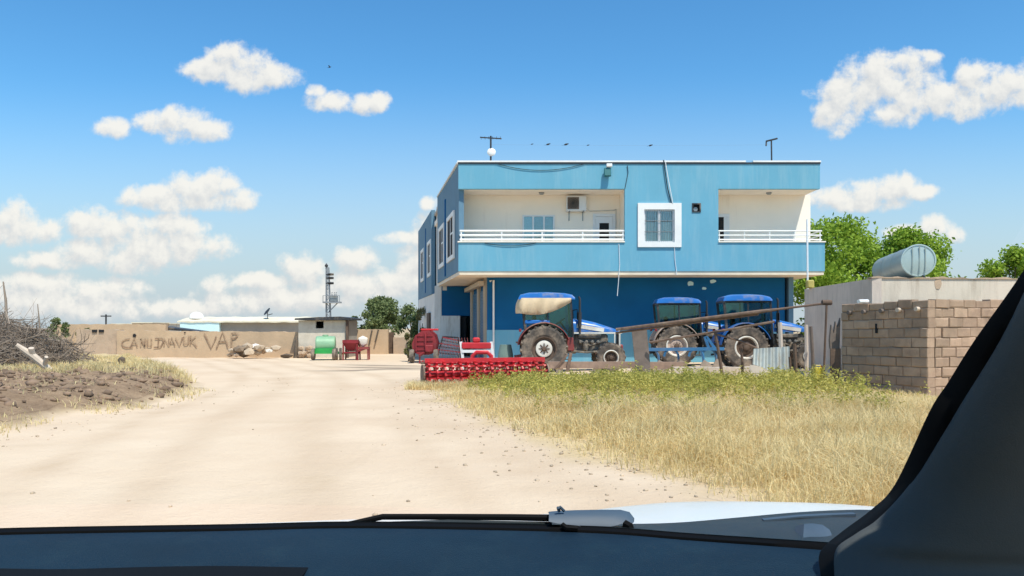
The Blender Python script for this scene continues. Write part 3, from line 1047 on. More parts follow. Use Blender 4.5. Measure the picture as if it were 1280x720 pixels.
# small ventilation window
g = MB()
g.box(vx0, vx0 + 0.05, F - 0.03, F + 0.15, vz0, vz1)
g.box(vx1 - 0.05, vx1, F - 0.03, F + 0.15, vz0, vz1)
g.box(vx0 + 0.05, vx1 - 0.05, F - 0.03, F + 0.15, vz1 - 0.05, vz1)
g.box(vx0 + 0.05, vx1 - 0.05, F - 0.03, F + 0.15, vz0, vz0 + 0.05)
V = g.build('vent_window', 'metal_dark', BL)
g = MB()
g.box(vx0 + 0.05, vx1 - 0.05, F + 0.1, F + 0.12, vz0 + 0.05, vz1 - 0.05)
g.build('pane', 'darkgap', V)
g = MB()
g.lathe([(0.0, 0.0), (0.09, 0.0), (0.09, 0.03), (0, 0.03)], ((vx0 + vx1) / 2 - 0.02, F + 0.09, vz0 + 0.14), (0, -1, 0), 14)
g.build('fan', 'metal_grey', V)
# ground floor
gx0, gy0 = -1.1, 35.2
gf = MB()
gf.box(gx0, 12.0, gy0, gy0 + 0.2, 1.42, ZS)
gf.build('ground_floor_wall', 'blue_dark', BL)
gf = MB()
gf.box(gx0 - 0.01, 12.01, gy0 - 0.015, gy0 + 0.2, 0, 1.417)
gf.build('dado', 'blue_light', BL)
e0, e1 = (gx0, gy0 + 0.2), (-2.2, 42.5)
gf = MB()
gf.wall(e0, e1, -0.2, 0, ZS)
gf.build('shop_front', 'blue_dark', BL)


def along(t):
    return (e0[0] + (e1[0] - e0[0]) * t, e0[1] + (e1[1] - e0[1]) * t)


for (a, b) in ((0.0, 0.07), (0.33, 0.42), (0.78, 0.86)):
    g = MB()
    p, q = along(a), along(b)
    g.prism([(p[0] - 0.12, p[1]), (q[0] - 0.12, q[1]), (q[0] + 0.05, q[1]), (p[0] + 0.05, p[1])], 0, ZS - 0.002)
    g.build('pilaster', 'tan', BL)
for (a, b) in ((0.08, 0.32), (0.43, 0.77)):
    g = MB()
    p, q = along(a), along(b)
    for i in range(22):
        z = 0.02 + i * 0.145
        g.prism([(p[0] - 0.05, p[1]), (q[0] - 0.05, q[1]), (q[0] - 0.001, q[1]), (p[0] - 0.001, p[1])], z, z + 0.13)
    g.build('shutter', 'shutter', BL)
g = MB()
p, q = along(0.0), along(0.98)
g.prism([(p[0] - 0.35, p[1] - 0.1), (q[0] - 0.35, q[1]), (q[0] - 0.13, q[1]), (p[0] - 0.13, p[1] - 0.1)], ZS - 0.35, ZS - 0.15)
g.build('shutter_box', 'tan', BL)
# rear ground floor block
ry = 42.55
rf = MB()
rf.box(s2[0] + 0.22, -2.0, ry, ry + 0.2, 2.15, 3.72)
rf.build('rear_panel', 'blue_dark', BL)
rf = MB()
rf.box(s2[0] + 0.22, -2.75, ry - 0.25, ry + 0.2, 0, 2.147)
rf.build('rear_wall', 'whitewall', BL)
rf = MB()
rf.box(-2.75, -2.45, ry, ry + 0.1, 0, 2.1)
rf.build('doorway', 'darkgap', BL)
rf = MB()
rf.box(s2[0] - 0.15, s2[0] + 0.215, ry - 0.02, ry + 0.5, 0, 3.74)
rf.build('corner_column', 'whitewall', BL)
rf = MB()
rf.wall((s2[0] - 0.02, s2[1] + 0.6), (s4[0] - 0.02, s4[1]), -0.25, 0, 3.447)
rf.build('rear_side_wall', 'whitewall', BL)
rf = MB()
p, q = side(47.0), side(48.6)
rf.prism([(p[0] - 0.06, p[1]), (q[0] - 0.06, q[1]), (q[0] + 0.05, q[1]), (p[0] + 0.05, p[1])], 0, 2.4)
rf.build('side_door', 'wood', BL)
rf = MB()
px = 617
rf.tube([(-0.98, 35.14, 3.55), (-0.81, 35.14, 3.6), (-0.81, 35.14, 0.1)], 0.045, 8)
rf.build('downpipe', 'white', BL, True)
for xx in (1.27, 11.05):
    g = MB()
    g.lathe([(0.12, 0), (0.12, 0.04), (0.08, 0.09), (0, 0.1)], (xx, 34.4, ZB), (0, 0, -1), 16)
    g.build('ceiling_lamp', 'metal_grey', BL, True)
for (x, y, z, r) in ((7.84, 35.19, 3.46, 0.13), (8.83, 35.19, 3.55, 0.12), (8.45, 35.19, 3.24, 0.08)):
    n = 9
    g = MB()
    pts = [(x + r * (0.7 + 0.5 * rng.random()) * 1.3 * math.cos(2 * math.pi * i / n), z + r * (0.6 + 0.5 * rng.random()) * math.sin(2 * math.pi * i / n)) for i in range(n)]
    g.prism(pts, y - 0.004, y, 'xz')
    g.build('plaster_patch', 'paleblue', BL)

# ------------------------------------------------------------------ things fixed to or standing on the building
AC = thing('air_conditioner', 'white air conditioner outdoor unit high on the left balcony wall', 'air conditioner', (2.8, 34.9, 6.55))
a = MB()
a.cbox((2.8, 34.9, 6.92), (0.86, 0.34, 0.66), ch=0.025)
a.build('casing', 'window_frame', AC)
a = MB()
a.cbox((2.66, 34.722, 6.92), (0.5, 0.012, 0.52))
a.build('fan_recess', 'plank', AC)
a = MB()
for r in (0.08, 0.15, 0.22):
    a.lathe([(r - 0.006, 0), (r + 0.006, 0), (r + 0.006, 0.008), (r - 0.006, 0.008)], (2.66, 34.70, 6.92), (0, -1, 0), 24, True)
for i in range(8):
    t = i * math.pi / 8
    a.tube([(2.66 - 0.26 * math.cos(t), 34.705, 6.92 - 0.26 * math.sin(t)), (2.66 + 0.26 * math.cos(t), 34.705, 6.92 + 0.26 * math.sin(t))], 0.005, 4)
a.build('fan_grille', 'metal_dark', AC)
for x in (2.5, 3.1):
    a = MB()
    a.bar((x, 34.7, 6.57), (x, 35.1, 6.57), 0.04)
    a.bar((x, 35.08, 6.57), (x, 35.08, 6.2), 0.04)
    a.build('bracket', 'metal_grey', AC)
a = MB()
a.tube([(3.23, 34.95, 6.75), (3.4, 35.04, 6.62), (4.5, 35.05, 6.66), (4.56, 35.05, 6.72), (4.56, 35.05, 5.2)], 0.022, 6)
a.build('pipe', 'curtain', AC, True)

FL = thing('floodlight', 'small dark green floodlight with a white top on the roof parapet', 'floodlight', (3.98, F - 0.1, 8.0))
a = MB()
a.cbox((3.98, F - 0.17, 7.99), (0.28, 0.12, 0.36), (R(-12), 0, 0), 0.02)
a.build('housing', 'teal', FL)
a = MB()
a.cbox((4.05, F - 0.16, 8.27), (0.24, 0.2, 0.14), ch=0.02)
a.build('sensor', 'white', FL)
a = MB()
a.bar((3.98, F, 8.15), (3.98, F - 0.14, 8.15), 0.05)
a.build('bracket', 'metal_dark', FL)

AD = 37.0
A = W(613.5, 200, AD)
an = thing('antenna', 'roof antenna with a round white dish low on its mast', 'antenna', (A.x, AD, 8.08))
zt = W(0, 170, AD).z
a = MB()
a.tube([(A.x, AD, 8.08), (A.x, AD, zt)], 0.045, 8)
a.build('mast', 'metal_dark', an)
a = MB()
z = W(0, 172.5, AD).z
a.tube([(A.x - 0.5, AD, z + 0.03), (A.x + 0.5, AD + 0.05, z - 0.02)], 0.03, 6)
for i in range(6):
    x = A.x - 0.45 + i * 0.18
    a.tube([(x, AD - 0.28, z), (x, AD + 0.28, z)], 0.01, 5)
a.build('boom', 'metal_dark', an)
a = MB()
zc = W(0, 190, AD).z
a.lathe([(0, 0), (0.1, -0.01), (0.17, -0.04), (0.2, -0.07), (0.19, -0.08), (0.1, -0.03), (0, -0.015)], (A.x + 0.03, AD - 0.1, zc), (0, -1, 0.15), 20)
a.build('dish', 'white', an, True)
A = W(965, 201, AD)
an = thing('antenna', 'plain roof antenna with a short tilted boom and no dish', 'antenna', (A.x, AD, 8.08))
zt = W(0, 175, AD).z
a = MB()
a.tube([(A.x, AD, 8.08), (A.x - 0.03, AD, zt)], 0.035, 8)
a.build('mast', 'metal_dark', an)
a = MB()
a.tube([(A.x - 0.28, AD, zt - 0.06), (A.x + 0.25, AD, zt + 0.07)], 0.04, 6)
a.tube([(A.x - 0.26, AD, zt - 0.05), (A.x - 0.28, AD - 0.02, zt - 0.28)], 0.035, 6)
a.build('boom', 'metal_dark', an)


def cable(name, pts, r, mat, label, group='loose cables hanging on the blue facade'):
    m = MB()
    m.tube(pts, r, 6)
    return tag(m.build(name, mat, None, True), label, 'cable', group)


def sag(a, b, d, n=14):
    a, b = Vector(a), Vector(b)
    return [a.lerp(b, i / n) - Vector((0, 0, d * 4 * (i / n) * (1 - i / n))) for i in range(n + 1)]


yc = F - 0.03
cable('cable', sag((bx(622), yc, bz(205)), (bx(730), yc, bz(205)), 0.27), 0.012, 'cable', 'thin dark cable sagging under the roof edge above the left balcony')
cable('cable', [(bx(829), yc - 0.02, ZR + 0.09), (bx(831), yc - 0.03, bz(215)), (bx(834), yc - 0.03, bz(235)), (bx(839), yc - 0.03, bz(254))], 0.022, 'cable', 'thick black cable running down to the white-framed window')
cable('cable', [(bx(831), yc - 0.02, ZR + 0.09), (bx(835.5), yc - 0.05, bz(228)), (bx(840.5), yc - 0.05, bz(254))], 0.017, 'cable_white', 'white cable beside the black one above the white-framed window')
cable('cable', [(bx(773.5), yc, bz(305)), (bx(774.5), yc, bz(330)), (bx(773), yc, bz(352)), (bx(771.5), yc, bz(370))], 0.014, 'cable_white', 'pale cable hanging below the left balcony in front of the dark wall')
cable('cable', [(bx(843), yc, bz(309)), (bx(843.5), yc, bz(325)), (bx(846), yc, bz(344))], 0.014, 'cable_white', 'short pale cable hanging under the white-framed window')
cable('cable', [(bx(784), yc, bz(207)), (bx(785), yc, bz(216)), (bx(781), yc, bz(236))], 0.014, 'cable', 'short dark cable looping down from the parapet beside the floodlight')
cable('cable', sag((bx(606), yc, ZT - 0.03), (bx(670), yc, ZT - 0.02), 0.12), 0.012, 'cable', 'thin dark cable looping just under the left balcony ledge')
# wire across the roof with birds
za = W(0, 181.5, AD).z
cable('wire', sag((W(613.5, 0, AD).x, AD, za + 0.03), (W(964, 0, AD).x, AD, za + 0.02), 0.04), 0.002, 'metal_grey', 'very thin wire strung between the two roof antennas', 'wires on the roof')


def bird(px, py, d, s, label, fly=False):
    p = W(px, py, d)
    b = MB()
    b.lathe([(0, -0.13), (0.03, -0.1), (0.055, -0.02), (0.05, 0.05), (0.03, 0.09), (0.036, 0.12), (0.02, 0.15), (0, 0.165)], (0, 0, 0), (1, 0, 0.3), 8)
    b.add([(-0.11, -0.02, -0.03), (-0.11, 0.02, -0.03), (-0.24, 0.03, -0.06), (-0.24, -0.03, -0.06)], [(0, 1, 2, 3)])
    if fly:
        for q in (-1, 1):
            b.add([(0.05, q * 0.03, 0.02), (-0.05, q * 0.03, 0.02), (-0.08, q * 0.25, 0.1), (0.02, q * 0.28, 0.1)], [(0, 1, 2, 3)])
    b.v = [tuple(Vector(v) * s + p) for v in b.v]
    return tag(b.build('bird', 'bird', None, True), label, 'bird', 'birds above the roof')


bird(665, 180.2, AD, 0.42, 'tiny dark bird on the roof wire, leftmost of the row')
bird(685, 180.4, AD, 0.75, 'small dark bird on the roof wire, second from the left of the row')
bird(707.5, 180.5, AD, 0.8, 'small dark bird on the roof wire, third from the left of the row')
bird(735, 181.5, AD, 0.45, 'tiny dark bird on the roof wire just left of the floodlight')
bird(813, 181.8, AD, 0.7, 'small dark bird alone on the roof wire above the white-framed window')
tag(bird(412, 84, 60, 0.8, 'lone dark bird flying high in the sky left of the building', True), group='birds in flight')

# ------------------------------------------------------------------ tractors (local: +X forward, rear axle above x = 0)
def tyre_mb(c, r, w, rim, lugs):
    t = MB()
    ir = rim
    prof = [(ir, -w * 0.38), (ir + 0.05, -w * 0.45), (r * 0.86, -w * 0.5), (r * 0.95, -w * 0.44), (r * 0.965, 0), (r * 0.95, w * 0.44),
            (r * 0.86, w * 0.5), (ir + 0.05, w * 0.45), (ir, w * 0.38)]
    t.lathe(prof, c, (0, 1, 0), 40, True)
    for s in (-1, 1):
        for i in range(lugs):
            a = 2 * math.pi * (i + (0.5 if s > 0 else 0)) / lugs
            Mx = Matrix.Translation(c) @ Matrix.Rotation(a, 4, 'Y') @ Matrix.Translation((0, s * w * 0.25, r * 0.95)) @ Matrix.Rotation(s * R(38), 4, 'Z')
            t.box(-r * 0.035, r * 0.035, -w * 0.29, w * 0.29, -r * 0.03, r * 0.055, Mx)
    return t


def wheel(root, c, r, w, rimr, lugs, style, out):
    """style: star, ring or plain; out = side the outer face looks to (-1 or 1)"""
    t = tyre_mb(c, r, w, rimr, lugs).build('wheel', 'tyre', root, True, autosm=25)
    o = out
    rm = MB()
    y = o * w * 0.30
    if style == 'star':
        rm.lathe([(rimr + 0.002, y + o * 0.05), (rimr * 0.93, y + o * 0.05), (rimr * 0.9, y - o * 0.02), (rimr * 0.66, y - o * 0.06), (0.0, y - o * 0.06)], c, (0, 1, 0), 28, cap=False)
        rm.build('rim', 'rim_brown', t, True)
        d = MB()
        d.lathe([(rimr * 0.68, y - o * 0.055), (rimr * 0.66, y), (rimr * 0.5, y + o * 0.02), (rimr * 0.3, y + o * 0.0), (0, y + o * 0.0)], c, (0, 1, 0), 28, cap=False)
        d.build('wheel_disc', 'rim_white', t, True)
        h = MB()
        for i in range(8):
            a = 2 * math.pi * i / 8
            Mx = Matrix.Translation(Vector(c) + Vector((0, y + o * 0.012, 0))) @ Matrix.Rotation(a, 4, 'Y') @ Matrix.Translation((0, 0, rimr * 0.3))
            h.box(-0.018, 0.018, -0.012, 0.012, -rimr * 0.14, rimr * 0.14, Mx)
        h.lathe([(rimr * 0.2, y + o * 0.005), (rimr * 0.2, y + o * 0.06), (rimr * 0.12, y + o * 0.09), (0, y + o * 0.09)], c, (0, 1, 0), 14)
        h.build('hub', 'rim_brown', t, True)
    else:
        rm.lathe([(rimr + 0.002, y + o * 0.06), (rimr * 0.9, y + o * 0.07), (rimr * 0.86, y), (rimr * 0.82, y - o * 0.01)], c, (0, 1, 0), 28, cap=False)
        rm.build('rim', 'rim_white', t, True)
        d = MB()
        d.lathe([(rimr * 0.84, y - o * 0.008), (rimr * 0.6, y - o * 0.05), (rimr * 0.45, y - o * 0.0), (0, y + o * 0.0)], c, (0, 1, 0), 28, cap=False)
        d.build('wheel_disc', 'rim_dust' if style == 'ring' else 'rim_brown', t, True)
        h = MB()
        h.lathe([(rimr * 0.26, y - 0.02 * o), (rimr * 0.24, y + o * 0.07), (rimr * 0.15, y + o * 0.09), (0, y + o * 0.09)], c, (0, 1, 0), 14)
        for i in range(8):
            a = 2 * math.pi * i / 8
            h.lathe([(0.016, 0), (0.016, o * 0.035), (0, o * 0.035)], (c[0] + rimr * 0.36 * math.cos(a), c[1] + y - o * 0.01, c[2] + rimr * 0.36 * math.sin(a)), (0, 1, 0), 6)
        h.build('hub', 'rim_brown', t, True)
    return t


def tractor(loc, rz, label, style, fender, tarp=False, bare_engine=False):
    T_ = local(thing('tractor', label, 'tractor', loc, rz, 'farm tractors parked in the yard'))
    rr, fr = 0.80, 0.50
    for s in (-1, 1):
        wheel(T_, (0, s * 0.86, rr), rr, 0.44, 0.42, 20, style, s)
        wheel(T_, (2.27, s * 0.76, fr), fr, 0.28, 0.26, 16, 'plain' if style == 'star' else 'ring', s)
        f = MB()
        rows = []
        for i in range(15):
            a = R(172 - i * 150 / 14)
            rows.append([(0.88 * math.cos(a) * 1.02, s * y, rr + 0.90 * math.sin(a)) for y in (0.62, 0.85, 1.08)])
        f.shell(rows, (0, 0, -0.035))
        f.prism([(0.90 * math.cos(R(172 - i * 150 / 14)), rr + 0.87 * math.sin(R(172 - i * 150 / 14))) for i in range(15)], s * 0.60, s * 0.63, 'xz')
        f.build('fender', fender, T_, True)
        lp = MB()
        lp.cbox((-0.80, s * 0.9, 1.42), (0.07, 0.2, 0.1), ch=0.01)
        lp.build('tail_lamp', 'red_dark', T_)
    ax = MB()
    ax.tube([(0, -0.8, rr), (0, 0.8, rr)], 0.11, 10)
    ax.cbox((0.0, 0, rr), (0.55, 0.5, 0.5), ch=0.06)
    ax.tube([(2.27, -0.7, fr), (2.27, 0.7, fr)], 0.07, 8)
    ax.build('axle', 'engine', T_, True)
    tb_ = MB()
    tb_.cbox((0.65, 0, 0.86), (1.0, 0.42, 0.5), ch=0.04)
    tb_.build('transmission', 'engine', T_)
    en = MB()
    en.cbox((1.65, 0, 0.98), (1.15, 0.44, 0.62), ch=0.04)
    en.cbox((1.6, -0.24, 1.22), (0.8, 0.16, 0.14), ch=0.02)
    for i in range(4):
        en.lathe([(0.06, 0), (0.06, 0.12), (0.03, 0.14)], (1.28 + i * 0.2, -0.28, 1.0), (0, -1, 0.2), 10)
    en.lathe([(0.09, 0), (0.09, 0.28), (0, 0.28)], (1.45, -0.33, 0.75), (0, 0, 1), 12)
    en.lathe([(0.16, 0), (0.16, 0.04), (0.05, 0.05)], (2.2, -0.06, 1.1), (1, 0, 0), 14)
    en.cbox((2.05, -0.2, 0.9), (0.25, 0.14, 0.3), ch=0.03)
    en.tube([(1.2, -0.3, 1.1), (1.6, -0.36, 0.9), (2.1, -0.3, 1.05)], 0.03, 6)
    en.tube([(1.0, -0.34, 0.7), (1.5, -0.38, 0.66), (2.0, -0.3, 0.7)], 0.035, 6)
    en.build('engine', 'engine', T_, True, autosm=30)
    ch = MB()
    ch.cbox((2.2, 0, 0.72), (0.75, 0.34, 0.3), ch=0.04)
    ch.cbox((2.68, 0, 0.72), (0.16, 0.5, 0.42), ch=0.03)
    ch.build('front_frame', 'tr_red' if bare_engine else 'metal_dark', T_)
    # hood: rounded sections along x
    hd = MB()
    secs = [(1.0, 0.34, 1.36, 1.83), (1.35, 0.34, 1.36, 1.80), (1.8, 0.33, 1.36, 1.70), (2.2, 0.31, 1.36, 1.57), (2.5, 0.28, 1.35, 1.47), (2.62, 0.24, 1.34, 1.40)]
    rows = []
    for (x, w, zb, zt_) in secs:
        row = []
        for q in range(11):
            a = math.pi * q / 10
            y = -w * math.cos(a)
            yy = math.copysign(min(abs(y) * 1.12, w), y)
            z = zb + (zt_ - zb) * min(1, (math.sin(a) ** 0.55) if math.sin(a) > 1e-6 else 0)
            row.append((x, yy, z))
        rows.append(row)
    hd.grid(rows)
    hd.add(rows[0], [tuple(range(11))])
    hd.add(rows[-1], [tuple(range(11))])
    hood = hd.build('hood', 'tr_blue', T_, True, autosm=50)
    for s in (-1, 1):
        st = MB()
        st.cbox((1.62, s * 0.345, 1.50), (0.95, 0.012, 0.13), (0, R(9), 0))
        st.build('side_panel', 'rim_white', hood)
    gr = MB()
    gr.cbox((2.60, 0, 1.12), (0.06, 0.46, 0.46), ch=0.02)
    for i in range(7):
        gr.box(2.63, 2.645, -0.2, 0.2, 0.93 + i * 0.06, 0.95 + i * 0.06)
    gr.build('grille', 'metal_dark', T_)
    for s in (-1, 1):
        hl = MB()
        hl.cbox((2.62, s * 0.16, 1.41), (0.06, 0.13, 0.08), ch=0.015)
        hl.build('headlight', 'window_frame', T_)
    ex = MB()
    ex.tube([(1.25, -0.4, 1.3), (1.25, -0.42, 2.5), (1.21, -0.42, 2.58)], [0.045, 0.04, 0.035], 10)
    ex.tube([(1.25, -0.41, 1.55), (1.25, -0.415, 2.05)], 0.065, 10)
    ex.build('exhaust_pipe', 'metal_dark', T_, True)
    # cab
    cb = MB()
    zf, zr = 1.30, 2.46
    P4 = {}
    for s in (-1, 1):
        A0, A1 = (1.02, s * 0.62, 0.95), (0.92, s * 0.66, zr)
        B0, B1 = (0.15, s * 0.68, 1.5), (0.12, s * 0.68, zr)
        D0, D1 = (-0.62, s * 0.64, 1.45), (-0.72, s * 0.66, zr)
        for (a, b, w) in ((A0, A1, 0.07), (B0, B1, 0.05), (D0, D1, 0.08)):
            cb.bar(a, b, w)
        cb.bar(A1, D1, 0.07)
        cb.bar((1.02, s * 0.62, 0.95), (0.45, s * 0.62, 0.9), 0.06)
    cb.bar((0.92, -0.66, zr), (0.92, 0.66, zr), 0.07)
    cb.bar((-0.72, -0.66, zr), (-0.72, 0.66, zr), 0.07)
    cb.box(0.9, 1.0, -0.6, 0.6, 0.95, 1.45)
    cb.box(-0.2, 1.0, -0.6, 0.6, 0.86, 0.94)
    cb.build('cab_frame', 'metal_dark', T_)
    g = MB()
    g.prism([(0.98, 1.0), (0.89, zr - 0.05), (0.16, zr - 0.05), (0.19, 1.55), (0.55, 0.98)], -0.668, -0.66, 'xz')
    g.build('door_glass', 'cabglass', T_)
    g = MB()
    g.prism([(0.10, 1.62), (0.08, zr - 0.05), (-0.68, zr - 0.05), (-0.60, 1.62)], -0.678, -0.67, 'xz')
    g.build('side_glass', 'cabglass', T_)
    g = MB()
    g.prism([(0.98, 1.0), (0.89, zr - 0.05), (-0.68, zr - 0.05), (-0.60, 1.62), (0.1, 1.6), (0.55, 0.98)], 0.66, 0.668, 'xz')
    g.build('side_glass', 'cabglass', T_)
    g = MB()
    g.add([(1.0, -0.6, 1.46), (1.0, 0.6, 1.46), (0.93, 0.62, zr - 0.04), (0.93, -0.62, zr - 0.04)], [(0, 1, 2, 3)])
    g.build('windscreen', 'cabglass', T_)
    se = MB()
    se.cbox((-0.05, 0, 1.38), (0.48, 0.5, 0.12), ch=0.03)
    se.cbox((-0.28, 0, 1.68), (0.12, 0.48, 0.55), (0, R(-8), 0), 0.03)
    se.build('seat', 'blackplastic', T_)
    sw_ = MB()
    sw_.tube([(0.85, 0, 1.35), (0.6, 0, 1.72)], 0.03, 6)
    n = 16
    Mx = Matrix.Translation((0.6, 0, 1.72)) @ Matrix.Rotation(R(-35), 4, 'Y')
    pts = [Mx @ Vector((0.2 * math.cos(2 * math.pi * i / n), 0.2 * math.sin(2 * math.pi * i / n), 0)) for i in range(n + 1)]
    sw_.tube(pts, 0.015, 6)
    sw_.build('steering_wheel', 'blackplastic', T_, True)
    rf = MB()
    rows = []
    rs_ = 1.0 if tarp else 0.9
    for (x, dz) in ((-0.86, 0.03), (-0.80, 0.15), (-0.5, 0.225), (0.1, 0.24), (0.7, 0.21), (0.98, 0.15), (1.06, 0.05)):
        rows.append([(x * rs_ + (0 if tarp else 0.02), y, zr + 0.035 + dz * e) for (y, e) in ((-0.76, 0.1), (-0.72, 0.75), (-0.5, 0.97), (0, 1), (0.5, 0.97), (0.72, 0.75), (0.76, 0.1))])
    rf.shell(rows, (0, 0, -0.035))
    rf.build('cab_roof', 'tr_blue', T_, True, autosm=40)
    for s in (-1, 1):
        mi = MB()
        mi.tube([(0.98, s * 0.66, 2.1), (1.12, s * 0.95, 2.12), (1.12, s * 0.98, 2.0)], 0.014, 6)
        mi.cbox((1.12, s * 0.99, 1.9), (0.03, 0.17, 0.26), ch=0.008)
        mi.build('mirror', 'blackplastic', T_)
    lk = MB()
    for s in (-1, 1):
        lk.bar((-0.3, s * 0.25, 0.62), (-1.0, s * 0.38, 0.5), 0.07)
        lk.bar((-0.35, s * 0.3, 1.15), (-0.75, s * 0.34, 0.55), 0.045)
        lk.bar((0.2, s * 0.3, 1.2), (-0.55, s * 0.32, 1.25), 0.05)
    lk.bar((-0.3, 0, 0.98), (-0.95, 0, 1.0), 0.06)
    lk.build('rear_linkage', 'tr_red' if style == 'star' else 'metal_dark', T_)
    sp = MB()
    for z in (0.42, 0.66):
        sp.box(0.55, 0.95, -0.84, -0.64, z, z + 0.035)
    sp.bar((0.58, -0.66, 0.42), (0.58, -0.62, 0.9), 0.035)
    sp.bar((0.92, -0.66, 0.42), (0.92, -0.62, 0.9), 0.035)
    sp.build('step', 'metal_dark', T_)
    ft = MB()
    ft.cbox((0.86, -0.52, 0.96), (0.36, 0.3, 0.52), ch=0.04)
    ft.build('fuel_tank', 'tr_red' if bare_engine else 'blackplastic', T_)
    if bare_engine:
        ra = MB()
        ra.bar((0.95, -0.40, 1.33), (2.7, -0.40, 1.33), 0.05)
        ra.bar((0.95, 0.40, 1.33), (2.7, 0.40, 1.33), 0.05)
        ra.bar((2.62, -0.40, 1.33), (2.62, -0.38, 0.85), 0.05)
        ra.bar((2.45, -0.40, 1.33), (2.45, -0.38, 0.85), 0.04)
        ra.build('loader_rail', 'rim_white', T_)
        bl = MB()
        bl.bar((0.75, -0.72, 1.25), (0.5, -0.74, 0.55), 0.09)
        bl.bar((0.95, -0.5, 0.8), (0.45, -0.74, 0.5), 0.07)
        bl.build('loader_arm', 'tr_red', T_)
    if tarp:
        fc = MB()
        fc.cbox((-0.22, -0.66, 1.70), (0.85, 0.10, 0.14), ch=0.03)
        fc.build('fender_cover', 'tr_blue', T_)
        tp = MB()
        rows = []
        n = 28
        for j in range(7):
            t = j / 6
            row = []
            for i in range(n + 1):
                u = i / n                     # wraps: left back corner, rear, right side to the front
                if u < 0.3:
                    x, y = -0.80, 0.72 - u / 0.3 * 1.46
                    drop = 0.50
                else:
                    q = (u - 0.3) / 0.7
                    x, y = -0.80 + q * 1.72, -0.74
                    drop = 0.52 + 0.12 * math.sin(q * 3.0) - 0.40 * q ** 1.8
                fold = (0.045 * math.sin(u * 41 + 1.5 * t) + 0.035 * math.sin(u * 17 + 2 * t)) * (0.25 + t) + 0.02 * math.sin(u * 90) * t
                out = 0.05 + 0.05 * math.sin(t * math.pi)
                if u < 0.3:
                    row.append((x - out - fold, y, zr + 0.06 - drop * t))
                else:
                    row.append((x, y - out - fold, zr + 0.06 - drop * t))
            rows.append(row)
        tp.shell(rows, (0.006, 0.01, -0.004))
        tp.build('awning', 'tarp', T_, True, autosm=60)
    return T_


tractor((1.08, 27.9, 0), 0.0, 'blue-roofed tractor with a beige tarpaulin draped round its cab', 'star', 'tr_red', True, True)
tractor((6.5, 32.2, 0), R(-4), 'blue tractor with a pale rear wheel standing behind the blue plough', 'ring', 'rim_dust')
tractor((8.42, 29.5, 0), R(-4), 'blue tractor with blue fenders, the nearest to the grey wall', 'plain', 'tr_blue')

# ------------------------------------------------------------------ blue plough and other implements in front of the tractors
PLW = thing('plough', 'blue plough with curved shanks and worn shares beside the middle tractor', 'plough', (7.0, 27.6, 0))
Y = 27.4
a = MB()
a.bar(W(806, 437, Y), W(898, 436, Y), 0.11)
a.bar(W(806, 437, Y + 0.9), W(905, 436, Y + 0.9), 0.11)
for px in (812, 850, 893):
    a.bar(W(px, 437, Y), W(px + 3, 437, Y + 0.9), 0.1)
a.bar(W(886, 436, Y + 0.4), W(881, 421, Y + 0.4), 0.09)
a.bar(W(894, 436, Y + 0.4), W(883, 421, Y + 0.4), 0.09)
a.build('frame', 'plough', PLW)
for i, px in enumerate((818, 843, 874, 890)):
    a = MB()
    yy = Y + (0.0 if i % 2 == 0 else 0.9)
    pts = [W(px + 9 * math.cos(t) - 4, 446 - 10 * math.sin(t) * 1.0, yy) for t in (0.2, 0.8, 1.4, 2.0, 2.6, 3.1)]
    a.tube(pts[::-1] + [Vector((pts[0].x + 0.02, yy, 0.3)), Vector((pts[0].x + 0.14, yy, 0.12))], 0.045, 6)
    s_ = a.build('shank', 'plough', PLW, True)
    a = MB()
    q = pts[0]
    a.prism([(q.x - 0.15, 0.02), (q.x + 0.42, 0.0), (q.x + 0.22, 0.30), (q.x + 0.02, 0.42), (q.x - 0.1, 0.2)], yy - 0.05, yy + 0.03, 'xz')
    a.build('share', 'ploughshare', s_)

BE = thing('steel_beam', 'long rusty channel beam lying in front of the tarpaulin-covered tractor', 'beam', (2.7, 25.4, 0))
a = MB()
a.box(1.15, 4.15, 25.3, 25.34, 0.22, 0.43)
a.box(1.15, 4.15, 25.34, 25.56, 0.40, 0.43)
a.box(1.15, 4.15, 25.34, 25.56, 0.22, 0.25)
a.build('channel', 'rust_pale', BE)
for x in (1.4, 2.6, 3.9):
    a = MB()
    a.box(x, x + 0.22, 25.36, 25.6, 0, 0.217)
    a.build('support_block', 'concrete', BE)
a = MB()
a.bar((1.75, 25.25, 0.12), (1.86, 25.27, 0.72), 0.1)
a.bar((1.35, 25.26, 0.2), (1.75, 25.26, 0.66), 0.06)
a.build('bracket', 'rust', BE)
BE2 = MB()
BE2.box(4.3, 5.55, 25.35, 25.6, 0.2, 0.42)
BE2.box(4.3, 4.5, 25.4, 25.55, 0, 0.197)
BE2.box(5.3, 5.5, 25.4, 25.55, 0, 0.197)
tag(BE2.build('steel_beam', 'rust_pale', None), 'short brown beam on blocks, its end behind the leaning grey plank', 'beam')

a = MB()
n = 12
a.shell([[(5.05 + i * 0.28, 25.0 + 0.03 * math.sin(i), 0.0), (5.05 + i * 0.28, 25.0 + 0.03 * math.sin(i), 0.27 + 0.015 * math.sin(i * 2.3))] for i in range(n)], (0, 0.45, 0))
tag(a.build('concrete_slab', 'concrete', None), 'pale low concrete slab in front of the blue plough', 'slab')

